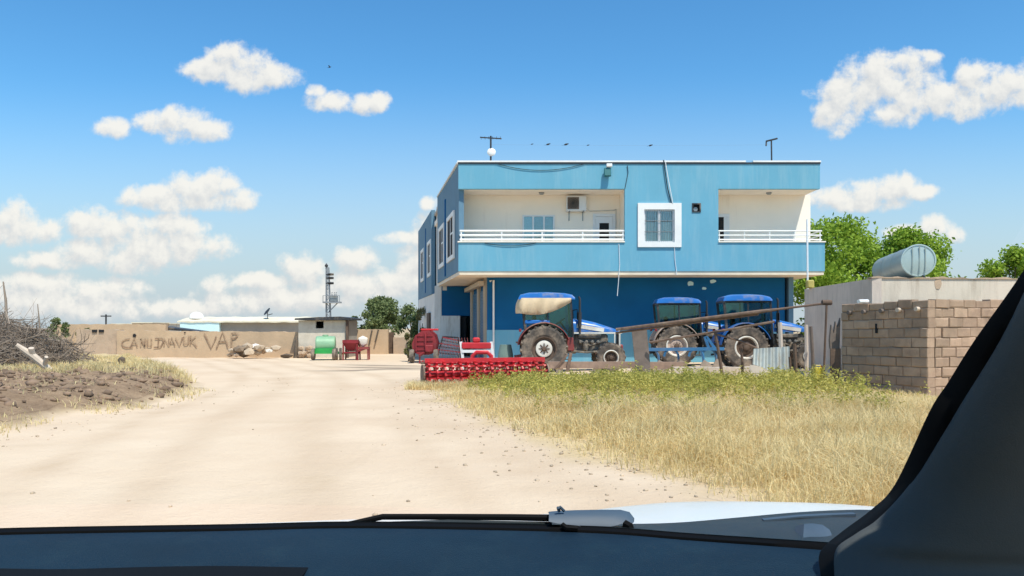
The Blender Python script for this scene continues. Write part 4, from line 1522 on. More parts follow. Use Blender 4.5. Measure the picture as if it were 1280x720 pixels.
# ------------------------------------------------------------------ red cage roller and other machines
RO = thing('roller_harrow', 'long red cage roller with toothed rings lying at the edge of the grass', 'roller', (-0.7, 20.9, 0))
p0, p1 = Vector((-2.22, 20.35, 0.31)), Vector((0.86, 21.25, 0.31))
dr_ = (p1 - p0).normalized()
L_ = (p1 - p0).length
a = MB()
a.tube([p0, p1], 0.07, 10)
for k_ in range(10):
    t = 2 * math.pi * k_ / 10
    o = Vector((0, 0, 1)) * math.cos(t) * 0.27 + dr_.cross(Vector((0, 0, 1))) * math.sin(t) * 0.27
    a.bar(p0 + o, p1 + o, 0.035)
a.build('cage_bars', 'red', RO)
q = dr_.to_track_quat('Z', 'Y')
for i in range(16):
    a = MB()
    c = p0 + dr_ * (0.08 + (L_ - 0.16) * i / 15)
    a.lathe([(0.21, -0.016), (0.29, -0.016), (0.29, 0.016), (0.21, 0.016)], c, dr_, 20, True)
    for j in range(14):
        t = 2 * math.pi * (j + 0.5 * (i % 2)) / 14
        Mx = Matrix.Translation(c) @ q.to_matrix().to_4x4() @ Matrix.Rotation(t, 4, 'Z') @ Matrix.Translation((0.3, 0, 0))
        a.box(-0.03, 0.05, -0.022, 0.022, -0.03, 0.03, Mx)
    for t in (0, math.pi / 2, math.pi, 1.5 * math.pi):
        Mx = Matrix.Translation(c) @ q.to_matrix().to_4x4() @ Matrix.Rotation(t, 4, 'Z')
        a.box(0.06, 0.23, -0.02, 0.02, -0.01, 0.01, Mx)
    a.build('toothed_ring', 'red', RO)
bk = Vector((-dr_.y, dr_.x, 0))
a = MB()
a.bar(p0 + Vector((0, 0, 0.36)), p1 + Vector((0, 0, 0.36)), 0.11)
a.bar(p0 + bk * 0.45 + Vector((0, 0, 0.3)), p1 + bk * 0.45 + Vector((0, 0, 0.3)), 0.09)
for t in (0.02, 0.35, 0.65, 0.98):
    c = p0.lerp(p1, t)
    a.bar(c + Vector((0, 0, 0.36)), c + bk * 0.45 + Vector((0, 0, 0.3)), 0.08)
a.build('frame', 'red', RO)
for c in (p0 - dr_ * 0.05, p1 + dr_ * 0.05):
    a = MB()
    Mx = Matrix.Translation(c) @ q.to_matrix().to_4x4()
    a.lathe([(0, -0.02), (0.26, -0.02), (0.26, 0.02), (0, 0.02)], c, dr_, 18)
    a.box(-0.05, 0.05, -0.05, 0.05, -0.03, 0.03, Matrix.Translation(c + Vector((0, 0, 0.3))))
    a.build('end_plate', 'rust', RO)

HF = thing('disc_mower', 'red mower head standing upright on two white legs behind the red roller', 'mower', (-0.95, 22.4, 0))
Y = 22.4
for (a_, b_) in (((576, 427), (582, 459)), ((614, 427), (620, 459))):
    a = MB()
    t1, t2 = W(*a_, Y), W(*b_, Y)
    t2.z = 0.02
    a.bar(t1, t2, 0.075)
    a.build('leg', 'white', HF)
a = MB()
c = (W(577, 432, Y) + W(614, 432, Y)) / 2
a.cbox(c, (0.82, 0.14, 0.17), ch=0.02)
a.cbox((c.x, Y, W(0, 425, Y).z), (0.2, 0.12, 0.14), ch=0.03)
a.build('red_crossbeam', 'red', HF)
a = MB()
c = (W(577, 439, Y) + W(614, 439, Y)) / 2
a.cbox((c.x, Y - 0.02, c.z), (0.8, 0.08, 0.08))
a.build('white_crossbar', 'white', HF)
a = MB()
cx, cz = W(602, 448, Y).x, 0.56
pts = [(cx - 0.27, Y - 0.06, 0.3), (cx - 0.25, Y - 0.06, 0.72), (cx - 0.14, Y - 0.06, 0.82), (cx + 0.16, Y - 0.06, 0.82), (cx + 0.27, Y - 0.06, 0.72), (cx + 0.3, Y - 0.06, 0.3)]
a.tube(pts, 0.06, 8)
a.lathe([(0, 0), (0.16, 0), (0.13, 0.08), (0, 0.1)], (cx, Y, 0.5), (0, -1, 0), 16)
a.bar((cx - 0.4, Y, 0.3), (cx + 0.4, Y, 0.3), 0.1)
a.build('mower_guard', 'red', HF, True)

BA = thing('baler', 'red rounded baler with dark rollers beside the corner of the blue building', 'baler', (-3.95, 34.6, 0))
a = MB()
cxb, Yb = W(531, 0, 34.4).x, 34.4
prof = [(-0.48, 0.45), (-0.55, 0.8), (-0.42, 1.15), (-0.12, 1.38), (0.2, 1.40), (0.42, 1.2), (0.52, 0.85), (0.45, 0.5), (0.2, 0.35), (-0.2, 0.35)]
a.prism([(cxb + x, z) for x, z in prof], Yb - 0.1, Yb + 1.2, 'xz')
b_ = a.build('body', 'red_dark', BA, True)
a = MB()
for i in range(4):
    z = 0.55 + i * 0.2
    a.box(cxb - 0.36, cxb + 0.36, Yb - 0.14, Yb - 0.105, z, z + 0.05)
a.bar((cxb - 0.36, Yb - 0.13, 0.5), (cxb - 0.36, Yb - 0.13, 1.2), 0.06)
a.bar((cxb + 0.05, Yb - 0.16, 0.45), (cxb + 0.05, Yb - 0.16, 1.3), 0.07)
a.cbox((cxb + 0.2, Yb - 0.2, 0.62), (0.34, 0.18, 0.3), ch=0.03)
a.build('ribs', 'red_dark', b_)
a = MB()
a.cbox((cxb + 0.2, Yb + 0.1, 1.43), (0.75, 0.3, 0.08), ch=0.02)
a.build('top_cover', 'red', BA)
for x in (-0.52, 0.5):
    wq = MB()
    wq.lathe([(0.14, -0.08), (0.27, -0.09), (0.3, 0), (0.27, 0.09), (0.14, 0.08)], (cxb + x, Yb - 0.2, 0.3), (1, 0.0, 0), 20, True)
    wt_ = wq.build('wheel', 'tyre', BA, True)
    wq = MB()
    wq.lathe([(0, -0.05), (0.145, -0.05), (0.145, 0.05), (0, 0.05)], (cxb + x, Yb - 0.2, 0.3), (1, 0, 0), 14)
    wq.build('rim', 'rim_brown', wt_)
a = MB()
a.bar((cxb, Yb - 0.1, 0.45), (cxb - 0.1, Yb - 1.1, 0.35), 0.08)
a.bar((cxb - 0.1, Yb - 1.0, 0.35), (cxb - 0.1, Yb - 1.0, 0.0), 0.06)
a.build('drawbar', 'red_dark', BA)

RK = thing('hay_rake', 'dark hay rake of slanted maroon bars between the baler and the white wall', 'rake', (-2.75, 34.8, 0))
for i in range(6):
    a = MB()
    z = 0.35 + i * 0.13
    a.bar((-3.35 + 0.07 * i, 34.6, z + 0.1), (-2.15 - 0.03 * i, 34.9, z - 0.05), 0.05)
    for j in range(9):
        x = -3.25 + 0.07 * i + j * 0.12
        a.tube([(x, 34.62, z + 0.08), (x + 0.04, 34.5, z - 0.15)], 0.008, 4)
    a.build('tine_bar', 'red_dark' if i % 2 else 'metal_dark', RK)
a = MB()
a.bar((-3.3, 34.7, 0.0), (-3.0, 34.8, 1.15), 0.06)
a.bar((-2.2, 34.9, 0.0), (-2.35, 34.95, 1.1), 0.06)
a.bar((-3.0, 34.8, 1.12), (-2.35, 34.95, 1.08), 0.06)
a.build('frame', 'metal_dark', RK)

TB = MB()
c = W(632, 440, 28.0)
rows = []
for j in range(6):
    t = j / 5
    rows.append([(c.x + (0.25 + 0.06 * math.sin(t * 3)) * math.cos(2 * math.pi * i / 14) * (1 - 0.25 * t), 28.0 + 0.25 * math.sin(2 * math.pi * i / 14) * (1 - 0.25 * t), 0.02 + t * 0.9) for i in range(15)])
TB.grid(rows)
TB.add(rows[-1][:-1], [tuple(range(14))])
tag(TB.build('barrel', 'greytarp', None, True), 'grey-green plastic barrel behind the tarpaulin-covered tractor', 'barrel')

# ------------------------------------------------------------------ barrier pole, posts, sheet
bar = thing('barrier_pole', 'long brown barrier pole sloping down to the left in front of the tractors', 'barrier', (8.85, 22.4, 0))
pe, ps = W(1033, 379, 22.4), W(770, 412, 24.2)
a = MB()
pm_ = pe.lerp(ps, 0.40)
a.tube([ps, pe.lerp(ps, 0.3), pe.lerp(ps, 0.22)], [0.05, 0.058, 0.04], 8)
a.tube([ps + Vector((0, 0.1, -0.1)), pe.lerp(ps, 0.3) + Vector((0, 0.1, -0.07))], 0.035, 8)
a.tube([pe.lerp(ps, 0.3), pe], 0.035, 8)
a.build('beam', 'rust', bar, True)
a = MB()
a.tube([pe + Vector((0, -0.02, 0.03)), Vector((8.72, 22.4, -0.05))], 0.03, 8)
a.tube([pe + Vector((-0.12, 0, 0.02)), pe + Vector((0.14, 0, 0.02))], 0.075, 10)
a.build('post', 'wood', bar, True)
lr = MB()
lr.tube([W(968, 402, 23.2), W(893, 415, 23.6), W(812, 428, 24.4)], 0.035, 6)
tag(lr.build('rail', 'rust', None, True), 'thin rusty rail hanging below the long barrier pole', 'rail')
lr = MB()
lr.tube([W(893, 417, 23.5), W(925, 426, 23.6), W(948, 436, 23.5)], 0.03, 6)
tag(lr.build('rail', 'rust', None, True), 'short rusty rail running down to the corrugated sheet', 'rail')


def post(px0, py0, px1, d, r, mat, label, sides=7, w=None):
    p = W(px0, py0, d)
    q_ = Vector(((px1 - 640) * d / 1000, d, -0.06))
    m = MB()
    if w:
        m.prism([(p.x - w / 2, p.z), (p.x + w / 2, p.z + 0.02), (q_.x + w / 2, q_.z), (q_.x - w / 2, q_.z)], d - 0.03, d + 0.03, 'xz')
    else:
        m.tube([q_, q_.lerp(p, 0.5) + Vector((0.01, 0, 0)), p], [r, r * 0.95, r * 0.9], sides)
    return tag(m.build('post', mat, None, w is None), label, 'post', 'posts of the makeshift fence')


post(799, 413, 805, 24.6, 0, 'plank', 'wide leaning grey plank post under the low end of the barrier pole', w=0.46)
post(894, 416, 904, 23.5, 0.05, 'wood', 'thin leaning dark post between the two right tractors')
post(927, 437, 928, 23.7, 0.045, 'wood', 'short dark stake in the weeds just left of the corrugated sheet')
post(975, 403, 977, 22.7, 0.065, 'greyrender', 'stout grey post standing up behind the corrugated sheet')
post(1007.5, 406, 1008.5, 23.2, 0.06, 'greyrender', 'tall grey post just right of the white front wheel, left one of a pair')
post(1013.5, 408, 1017, 23.5, 0.055, 'plank', 'tall brownish post, right one of a pair beside the grey wall')
post(993, 430, 995, 21.9, 0.055, 'wood', 'dark rotten post right of the corrugated sheet, in front of the nearest tractor')
post(987, 446, 989, 22.2, 0.035, 'wood', 'short thin stake touching the right edge of the corrugated sheet')
SHT = MB()
rows = []
for j in range(9):
    t = j / 8
    row = []
    for i in range(41):
        u = i / 40
        x = W(942 + 45 * u - 4 * t, 0, 22.6).x
        zt_ = W(0, 436 - 3 * u, 22.6).z
        zb_ = W(0, 455 + 20 * u ** 1.2, 22.6).z
        row.append((x, 22.6 - 0.25 * t + 0.032 * math.sin(u * 2 * math.pi * 5.5) + 0.05 * math.sin(3 * u + t), zt_ + (zb_ - zt_) * t))
    rows.append(row)
SHT.shell(rows, (0, 0.004, 0))
sheet = SHT.build('corrugated_sheet', 'galv', None, True, autosm=60)
tag(sheet, 'dented grey corrugated sheet leaning on posts in front of the tractor', 'metal sheet')
a = MB()
rows = [[(W(939 + 32 * u, 0, 22.25).x, 22.25 + 0.12 * t, (0.05 + (0.42 - 0.36 * u * u) * t)) for u in np.linspace(0, 1, 12)] for t in (0, 0.5, 1)]
a.shell(rows, (0, 0.02, 0))
tag(a.build('fibre_board', 'concrete', None), 'pale broken board on the ground under the corrugated sheet', 'board')

JC = thing('jerrycan', 'yellow plastic jerrycan standing on the ground beside the fence posts', 'jerrycan', (8.77, 22.9, 0))
a = MB()
a.cbox((8.77, 22.9, 0.2), (0.22, 0.16, 0.36), ch=0.03)
a.build('body', 'yellow', JC)
a = MB()
a.tube([(8.70, 22.9, 0.37), (8.70, 22.9, 0.43), (8.83, 22.9, 0.43), (8.83, 22.9, 0.37)], 0.014, 6)
a.build('handle', 'yellow', JC, True)
a = MB()
a.lathe([(0.03, 0), (0.03, 0.05), (0, 0.05)], (8.86, 22.9, 0.37), (0, 0, 1), 10)
a.build('cap', 'red', JC)
a = MB()
a.rock((9.02, 22.7, 0.13), 0.17, (1.2, 0.8, 0.9), 4)
tag(a.build('sack', 'sack', None, True), 'small off-white sack on the ground right of the yellow jerrycan', 'sack')
a = MB()
a.rock((8.93, 22.3, 0.05), 0.10, (1.4, 1, 0.7), 9)
tag(a.build('cloth', 'red_dark', None, True), 'dull red rag lying in front of the off-white sack', 'rag')

# ------------------------------------------------------------------ grey and cream flat-roofed building with the tank
CB = thing('flat_roofed_building', 'low flat-roofed building with a grey side wall and a cream front', 'building', (11.4, 24, 0))
q0, q1, q2 = (9.80, 26.8), (9.45, 21.0), (14.8, 21.6)
zt_ = 2.80
a = MB()
a.wall(q0, q1, 0.25, 0, zt_)
a.build('grey_wall', 'greyrender', CB)
a = MB()
a.wall((q1[0] + 0.252, q1[1] + 0.028), q2, 0.25, 0, zt_ + 0.003)
a.build('cream_wall', 'creamrender', CB)
a = MB()
a.wall(q2, (15.0, 27.2), 0.25, 0, zt_)
a.wall((15.0, 27.2), q0, 0.25, 0, zt_)
a.build('rear_wall', 'greyrender', CB)
a = MB()
a.prism([(9.75, 21.3), (14.5, 21.85), (14.7, 26.9), (10.1, 26.6)], zt_ - 0.12, zt_ - 0.02)
a.build('roof', 'concrete', CB)
a = MB()
rows = [[(9.42 + (14.85 - 9.42) * i / 30, 20.98 + 0.62 * i / 30 - 0.02, zt_ + 0.006 + zz * (0.03 + 0.02 * math.sin(i * 1.9) + 0.015 * math.sin(i * 0.7))) for i in range(31)] for zz in (0, 1)]
a.shell(rows, (0, 0.3, 0))
a.build('roof_edge', 'mud_grey', CB)
a = MB()
x_, y_ = W(1123, 0, 21.05).x, 21.14
a.box(x_ - 0.045, x_ + 0.045, y_ - 0.01, y_ + 0.1, W(0, 361, 21.1).z, W(0, 354, 21.1).z)
a.build('wall_hole', 'darkgap', CB)
a = MB()
n = 9
cxs, czs = W(1173, 0, 21.2).x, W(0, 354, 21.2).z
a.prism([(cxs + 0.11 * (0.7 + 0.5 * rng.random()) * math.cos(2 * math.pi * i / n), czs + 0.15 * (0.7 + 0.5 * rng.random()) * math.sin(2 * math.pi * i / n)) for i in range(n)], 21.19, 21.215, 'xz')
a.build('roof_stain', 'mud_grey', CB)

TK = thing('water_tank', 'large grey-green cylindrical tank lying on the flat roof', 'tank', (11.6, 23.6, zt_ - 0.02))
ta, tbk = W(1148, 325.5, 22.3), W(1108, 326.5, 26.2)
tbk.z = ta.z
dv_ = (tbk - ta).normalized()
rT = 0.44
a = MB()
Lt = (tbk - ta).length
a.lathe([(rT, 0.0), (rT, Lt * 0.33), (rT + 0.008, Lt * 0.335), (rT + 0.008, Lt * 0.345), (rT, Lt * 0.35), (rT, Lt * 0.66), (rT + 0.008, Lt * 0.665), (rT + 0.008, Lt * 0.675), (rT, Lt * 0.68), (rT, Lt), (rT * 0.8, Lt + 0.05), (0, Lt + 0.08)], ta, dv_, 40)
a.build('shell', 'tank', TK, True, autosm=50)
a = MB()
a.lathe([(rT + 0.012, 0.03), (rT + 0.012, -0.02), (rT - 0.02, -0.025), (rT - 0.03, -0.005), (rT * 0.5, -0.03), (0, -0.04)], ta, dv_, 40)
en_ = a.build('end_cap', 'tank_end', TK, True)
a = MB()
rgt = Vector((dv_.y, -dv_.x, 0))
for o in (-0.16, 0.02, 0.17):
    c = ta + rgt * o - dv_ * 0.045
    h_ = math.sqrt(rT ** 2 - o * o) * 0.9
    a.bar(c + Vector((0, 0, -h_)), c + Vector((0, 0, h_)), 0.02)
a.build('weld_seam', 'tank', en_)
for t in (0.15, 0.85):
    a = MB()
    c = ta.lerp(tbk, t)
    for s in (-1, 1):
        a.cbox((c.x + s * 0.3 * rgt.x, c.y + s * 0.3 * rgt.y, zt_ + 0.06), (0.16, 0.3, 0.18))
    a.build('cradle', 'concrete', TK)
a = MB()
a.tube([ta + Vector((0.1, 0, -0.42)), ta + Vector((0.1, -0.12, -0.45)), ta + Vector((0.1, -0.14, -0.6))], 0.03, 6)
a.build('outlet_pipe', 'metal_dark', TK, True)

# canister on the wall with a thin pole
a = MB()
c = W(1013, 353, 26.0)
a.cbox((9.72, 26.1, zt_ + 0.13), (0.22, 0.22, 0.26), ch=0.03)
tag(a.build('canister', 'dull_yellow', None), 'dull yellow canister on top of the far end of the grey wall', 'canister')
a = MB()
a.tube([(9.74, 26.35, zt_ - 0.02), (9.72, 26.35, W(0, 274, 26.3).z)], 0.03, 8)
tag(a.build('pole', 'cable_white', None, True), 'thin whitish pole rising from the grey wall past the right balcony', 'pole')

# ------------------------------------------------------------------ block shed
n0 = Vector((8.97, 17.24))
n1 = Vector((8.03, 19.5))
dl = (n1 - n0)
Ls = dl.length
dl.normalize()
drr = Vector((-dl.y, dl.x)) if Vector((-dl.y, dl.x)).x > 0 else Vector((dl.y, -dl.x))
SH = thing('block_shed', 'roofless-looking shed of bare brown concrete blocks with beam ends under its top', 'shed', (n0.x, n0.y, 0))
course = 0.215
NC = 10


def block_wall(a, d, L, depth, hs, name, seed, stagger):
    rr_ = random.Random(seed)
    nrm = Vector((d.y, -d.x))
    if nrm.dot(Vector((0, 0)) - a) < 0:
        nrm = -nrm
    m = MB()
    for c_ in range(NC):
        x = -0.0 if c_ % 2 == 0 else 0.0
        first = True
        while x < L - 0.01:
            w = rr_.choice((0.38, 0.42, 0.46)) if not first else (0.42 if c_ % 2 else 0.2)
            first = False
            w = min(w, L - x)
            if w < 0.06:
                break
            z0 = c_ * course + 0.006
            z1 = (c_ + 1) * course - 0.006
            if c_ == NC - 1:
                z1 -= rr_.random() * 0.05
            top = hs(x / L)
            z0, z1 = z0 * top, z1 * top
            o = rr_.uniform(-0.020, 0.014)
            A = a + d * (x + 0.005) + nrm * o
            B = a + d * (x + w - 0.007) + nrm * o
            Ai, Bi = A - nrm * depth, B - nrm * depth
            ch = rr_.choice((0.008, 0.012, 0.02, 0.03))
            A2, B2 = A + d * ch + nrm * 0.012, B - d * ch + nrm * 0.012
            j = lambda: rr_.uniform(-0.012, 0.009)
            m.add([(A.x, A.y, z0), (B.x, B.y, z0), (B.x, B.y, z1 + j()), (A.x, A.y, z1 + j()),
                   (A2.x, A2.y, z0 + ch + j()), (B2.x, B2.y, z0 + ch + j()), (B2.x, B2.y, z1 - ch + j()), (A2.x, A2.y, z1 - ch + j()),
                   (Ai.x, Ai.y, z0), (Bi.x, Bi.y, z0), (Bi.x, Bi.y, z1), (Ai.x, Ai.y, z1)],
                  [(4, 5, 6, 7), (0, 1, 5, 4), (1, 2, 6, 5), (2, 3, 7, 6), (3, 0, 4, 7), (0, 8, 9, 1), (2, 10, 11, 3), (1, 9, 10, 2), (0, 3, 11, 8), (8, 11, 10, 9)])
            x += w
    o_ = m.build(name, 'block', SH)
    core = MB()
    A, B = a + d * 0.01 - nrm * 0.018, a + d * (L - 0.01) - nrm * 0.018
    Ai, Bi = A - nrm * (depth - 0.04), B - nrm * (depth - 0.04)
    core.prism([tuple(A), tuple(B), tuple(Bi), tuple(Ai)], 0, NC * course * min(hs(0), hs(1)) - 0.07)
    core.build('mortar', 'mortar', o_)


block_wall(n0 + drr * 0.21, drr, 3.6, 0.19, lambda t: 1.0 + 0.02 * t, 'front_wall', 5, 0)
block_wall(n0, dl, Ls, 0.2, lambda t: 1.0 - 0.03 * t, 'side_wall', 8, 1)
far = n0 + dl * Ls + drr * 0.21
a = MB()
b2 = n0 + drr * 3.6
a.wall(tuple(far + drr * 3.3), tuple(far + drr * 0.05), -0.18, 0, 2.0)
a.build('rear_wall', 'block', SH)
a = MB()
cs_ = [n0 + drr * 0.25 + dl * 0.22, n0 + drr * 3.5 + dl * 0.25, far + drr * 3.2 - dl * 0.1, far + drr * 0.1 - dl * 0.1]
a.prism([tuple(c) for c in cs_], 1.86, 1.98)
a.build('roof', 'mud_grey', SH)
nl = Vector((-drr.x, -drr.y))
for i, t in enumerate((0.10, 0.30, 0.49, 0.70, 0.88)):
    a = MB()
    c = n0 + dl * (Ls * t)
    z = 1.92 - 0.06 * t
    a.lathe([(0.0, 0.0), (0.05, 0.0), (0.052, -0.02), (0.05, -0.25)], (c.x + nl.x * 0.09, c.y + nl.y * 0.09, z), (nl.x, nl.y, 0), 10)
    a.build('beam_end', 'palelog' if i < 2 else 'plank', SH, True)
a = MB()
c = n0 + dl * (Ls * 0.56)
a.box(-0.026, 0.026, -0.03, 0.035, 1.38, 1.60, Matrix.Translation((c.x + nl.x * 0.0, c.y + nl.y * 0.0, 0)) @ Matrix.Rotation(math.atan2(drr.y, drr.x) + math.pi / 2, 4, 'Z'))
a.build('slot', 'darkgap', SH)
a = MB()
c = n0 + dl * (Ls * 0.72)
a.tube([(c.x + nl.x * -0.1, c.y, 2.13), (c.x + nl.x * 0.22, c.y + nl.y * 0.22 - 0.1, 2.12)], 0.045, 10)
a.build('drain_spout', 'white', SH, True)
a = MB()
e = n0 + dl * (Ls + 0.02)
a.prism([(e.x - 0.23, e.y + 0.05), (e.x - 0.0, e.y + 0.0), (e.x + 0.03, e.y + 0.12), (e.x - 0.2, e.y + 0.17)], 0, 1.0)
a.build('buttress', 'wood', SH)
a = MB()
vs = [(-0.22, 0.99), (0.0, 0.99), (0.02, 1.75), (-0.05, 1.5), (-0.1, 1.66), (-0.14, 1.35), (-0.2, 1.58), (-0.24, 1.2)]
a.prism([(e.x + x, z) for x, z in vs], e.y + 0.07, e.y + 0.15, 'xz')
a.build('broken_board', 'plank', SH)

# ------------------------------------------------------------------ trees
def leaf_cloud(name, clumps, n, size, mat, parent):
    """clumps: (centre, radii); n leaf quads in all"""
    w = np.array([r[0] * r[1] * r[2] for _, r in clumps]) ** 0.75
    w /= w.sum()
    which = nr.choice(len(clumps), n, p=w)
    cen = np.array([c for c, _ in clumps])[which]
    rad = np.array([r for _, r in clumps])[which]
    d = nr.normal(size=(n, 3))
    d /= np.linalg.norm(d, axis=1)[:, None]
    rr_ = nr.random(n) ** 0.42
    rr_ *= 1 + 0.16 * nr.normal(size=n)
    pos = cen + d * rad * rr_[:, None]
    u = nr.normal(size=(n, 3))
    u /= np.linalg.norm(u, axis=1)[:, None]
    v = np.cross(u, nr.normal(size=(n, 3)))
    v /= np.linalg.norm(v, axis=1)[:, None]
    s = size * (0.6 + 0.8 * nr.random(n))[:, None]
    a, b = u * s, v * s * 0.55
    V4 = np.stack([pos - a, pos + b, pos + a, pos - b], 1).reshape(-1, 3)
    iv = INV.get(parent.name)
    if iv is not None:
        mt = np.array(iv)
        V4 = V4 @ mt[:3, :3].T + mt[:3, 3]
    o = bigmesh(name, V4, np.arange(4 * n).reshape(-1, 4), mat)
    o.parent = parent
    return o


def tree(x, y, h, w, mat, label, n=5000, leaf=0.11, nclump=22, base=0.22, seed=1, cat='tree', name='tree', trunk_r=0.16, group=None, tall=1.0):
    rr_ = random.Random(seed)
    t_ = thing(name, label, cat, (x, y, 0), 0, group)
    cl = []
    tk = MB()
    top = Vector((x + rr_.uniform(-0.2, 0.2), y, h * 0.62))
    tk.tube([(x, y, -0.1), (x + 0.06, y, h * 0.2), (x - 0.04, y, h * 0.4), top], [trunk_r * 1.2, trunk_r, trunk_r * 0.75, trunk_r * 0.4], 9)
    for i in range(nclump):
        a = rr_.uniform(0, 2 * math.pi)
        z = base + (1 - base) * ((i + 0.5) / nclump) ** 0.8
        prof = math.sin(math.pi * min(1, max(0.06, (z - base) / (1 - base) * 0.85 + 0.14))) ** 0.6
        q = rr_.uniform(0.35, 0.95) * prof * w / 2
        c = Vector((x + q * math.cos(a), y + q * math.sin(a), z * h * 0.93))
        r = w * rr_.uniform(0.11, 0.2)
        cl.append((tuple(c), (r, r, r * 0.75 * tall)))
        if i % 2 == 0:
            s = Vector((x, y, h * rr_.uniform(0.25, 0.5)))
            mdl = s.lerp(c, 0.5) + Vector((0, 0, -0.05 * h))
            tk.tube([s, mdl, c], [trunk_r * 0.45, trunk_r * 0.3, trunk_r * 0.12], 6)
    tk.build('trunk', 'bark', t_, True)
    leaf_cloud('crown', cl, n, leaf, mat, t_)
    return t_


tree(16.7, 41.5, 7.3, 6.6, 'leaf_bright', 'bright green leafy tree right beside the blue building', 22000, 0.10, 34, 0.12, 3)
tree(21.3, 42.5, 7.0, 6.0, 'leaf_bright', 'bright green tree whose crown stands behind the cylindrical tank', 19000, 0.10, 26, 0.14, 8)
tree(29.5, 47, 6.4, 4.6, 'leaf_bright', 'smaller green tree at the right behind the cream wall', 10000, 0.10, 22, 0.2, 12)
tree(-10.2, 62, 3.9, 3.6, 'leaf_olive', 'largest grey-green tree behind the far mud wall right of the small shed', 7000, 0.11, 20, 0.3, 21)
tree(-7.5, 60, 3.2, 3.0, 'leaf_olive', 'lower grey-green tree close to the corner of the blue building', 3200, 0.11, 16, 0.25, 22)
tree(-12.2, 62, 2.5, 2.0, 'leaf_olive', 'small round dark tree just right of the small shed roof', 2200, 0.1, 12, 0.3, 23)
tree(-25.3, 44.5, 2.2, 1.2, 'leaf_olive', 'young green tree rising behind the brush pile', 900, 0.09, 10, 0.35, 24, trunk_r=0.06)
tree(-23.8, 44.5, 1.6, 0.9, 'leaf_shrub', 'yellow-green bush at the left end of the mud wall', 500, 0.08, 7, 0.2, 25, 'bush', 'bush', 0.05)
tree(-4.62, 35.6, 1.25, 0.6, 'leaf_shrub', 'slim dusty bush beside the red baler', 700, 0.06, 10, 0.15, 26, 'bush', 'bush', 0.04, tall=1.6)
tree(-5.7, 50.5, 2.9, 1.4, 'leaf_shrub', 'dry pinkish bush against the white side wall of the blue building', 800, 0.07, 12, 0.3, 27, 'bush', 'bush', 0.05)

# ------------------------------------------------------------------ far left: mud walls, shed, village
d = 40.5


def wx(px, d=40.5):
    return (px - 640) * d / 1000


WL = thing('mud_wall', 'long tan mud wall with hand-painted lettering along the far side of the road', 'wall', (-15.4, 40.6, 0))
a = MB()
rows = []
n = 70
x0_, x1_ = wx(146), wx(376)
for zz in range(4):
    row = []
    for i in range(n + 1):
        x = x0_ + (x1_ - x0_) * i / n
        top = 1.36 + 0.03 * mnoise.noise(Vector((x * 1.3, 0, 0))) + 0.03 * mnoise.noise(Vector((x * 4, 5, 0))) - 0.06 * (i / n)
        row.append((x, 40.5 + 0.0 + 0.02 * mnoise.noise(Vector((x, zz, 3))) * (0 if zz in (0, 3) else 1), top * zz / 3))
    rows.append(row)
a.shell(rows, (0, 0.4, 0))
wl = a.build('wall_body', 'mud', WL, True, autosm=30)
a = MB()
for (x, z, w) in ((140 + 202 / 7.11, 400 + 138 / 7.11, 0.09), (140 + 650 / 7.11, 400 + 112 / 7.11, 0.04)):
    a.lathe([(0, 0), (w, 0), (w, 0.01), (0, 0.01)], (wx(x), 40.47, EYE - (z - 410) * 0.0405), (0, -1, 0), 10)
a.build('wall_hole', 'darkgap', WL)
a = MB()


def stroke(pts, w=0.055):
    q = [Vector((wx(140 + x / 7.11), 40.455, EYE - (400 + y / 7.11 - 410) * 0.0405)) for x, y in pts]
    vs, fs = [], []
    for i, p in enumerate(q):
        dd = (q[min(i + 1, len(q) - 1)] - q[max(i - 1, 0)]).normalized()
        nn = Vector((-dd.z, 0, dd.x)) * w / 2
        for yy in (0.0, 0.004):
            vs += [p + nn + Vector((0, yy, 0)), p - nn + Vector((0, yy, 0))]
    for i in range(len(q) - 1):
        s = i * 4
        fs += [(s, s + 1, s + 5, s + 4), (s + 2, s + 6, s + 7, s + 3), (s, s + 4, s + 6, s + 2), (s + 1, s + 3, s + 7, s + 5)]
    fs += [(0, 2, 3, 1)]
    e_ = (len(q) - 1) * 4
    fs += [(e_, e_ + 1, e_ + 3, e_ + 2)]
    a.add(vs, fs)


ST = [[(160, 168), (125, 172), (98, 186), (90, 212), (102, 238), (130, 246), (188, 242)],
      [(168, 240), (200, 158), (228, 240)], [(183, 214), (218, 212)],
      [(258, 236), (258, 166)], [(258, 168), (296, 236)], [(296, 236), (296, 164)],
      [(318, 166), (318, 232), (352, 234)], [(352, 236), (352, 166)],
      [(385, 166), (450, 164)], [(416, 166), (412, 244)], [(374, 244), (436, 242)], [(450, 166), (460, 190), (436, 240)],
      [(466, 236), (468, 164), (504, 234), (508, 166)],
      [(508, 236), (534, 156), (562, 232)], [(518, 208), (552, 206)],
      [(566, 160), (602, 232), (630, 154)],
      [(640, 150), (640, 206), (652, 218), (672, 216), (682, 202), (682, 146)],
      [(700, 140), (698, 222)], [(746, 146), (702, 186), (730, 208), (756, 242)],
      [(822, 122), (884, 254), (928, 148)],
      [(930, 254), (986, 104), (1032, 246)], [(952, 196), (1012, 192)],
      [(1066, 118), (1062, 246)], [(1066, 120), (1104, 118), (1118, 138), (1100, 160), (1068, 170)]]
for s_ in ST:
    stroke(s_, 0.06 if s_[0][0] < 800 else 0.075)
a.build('painted_lettering', 'spray', WL)

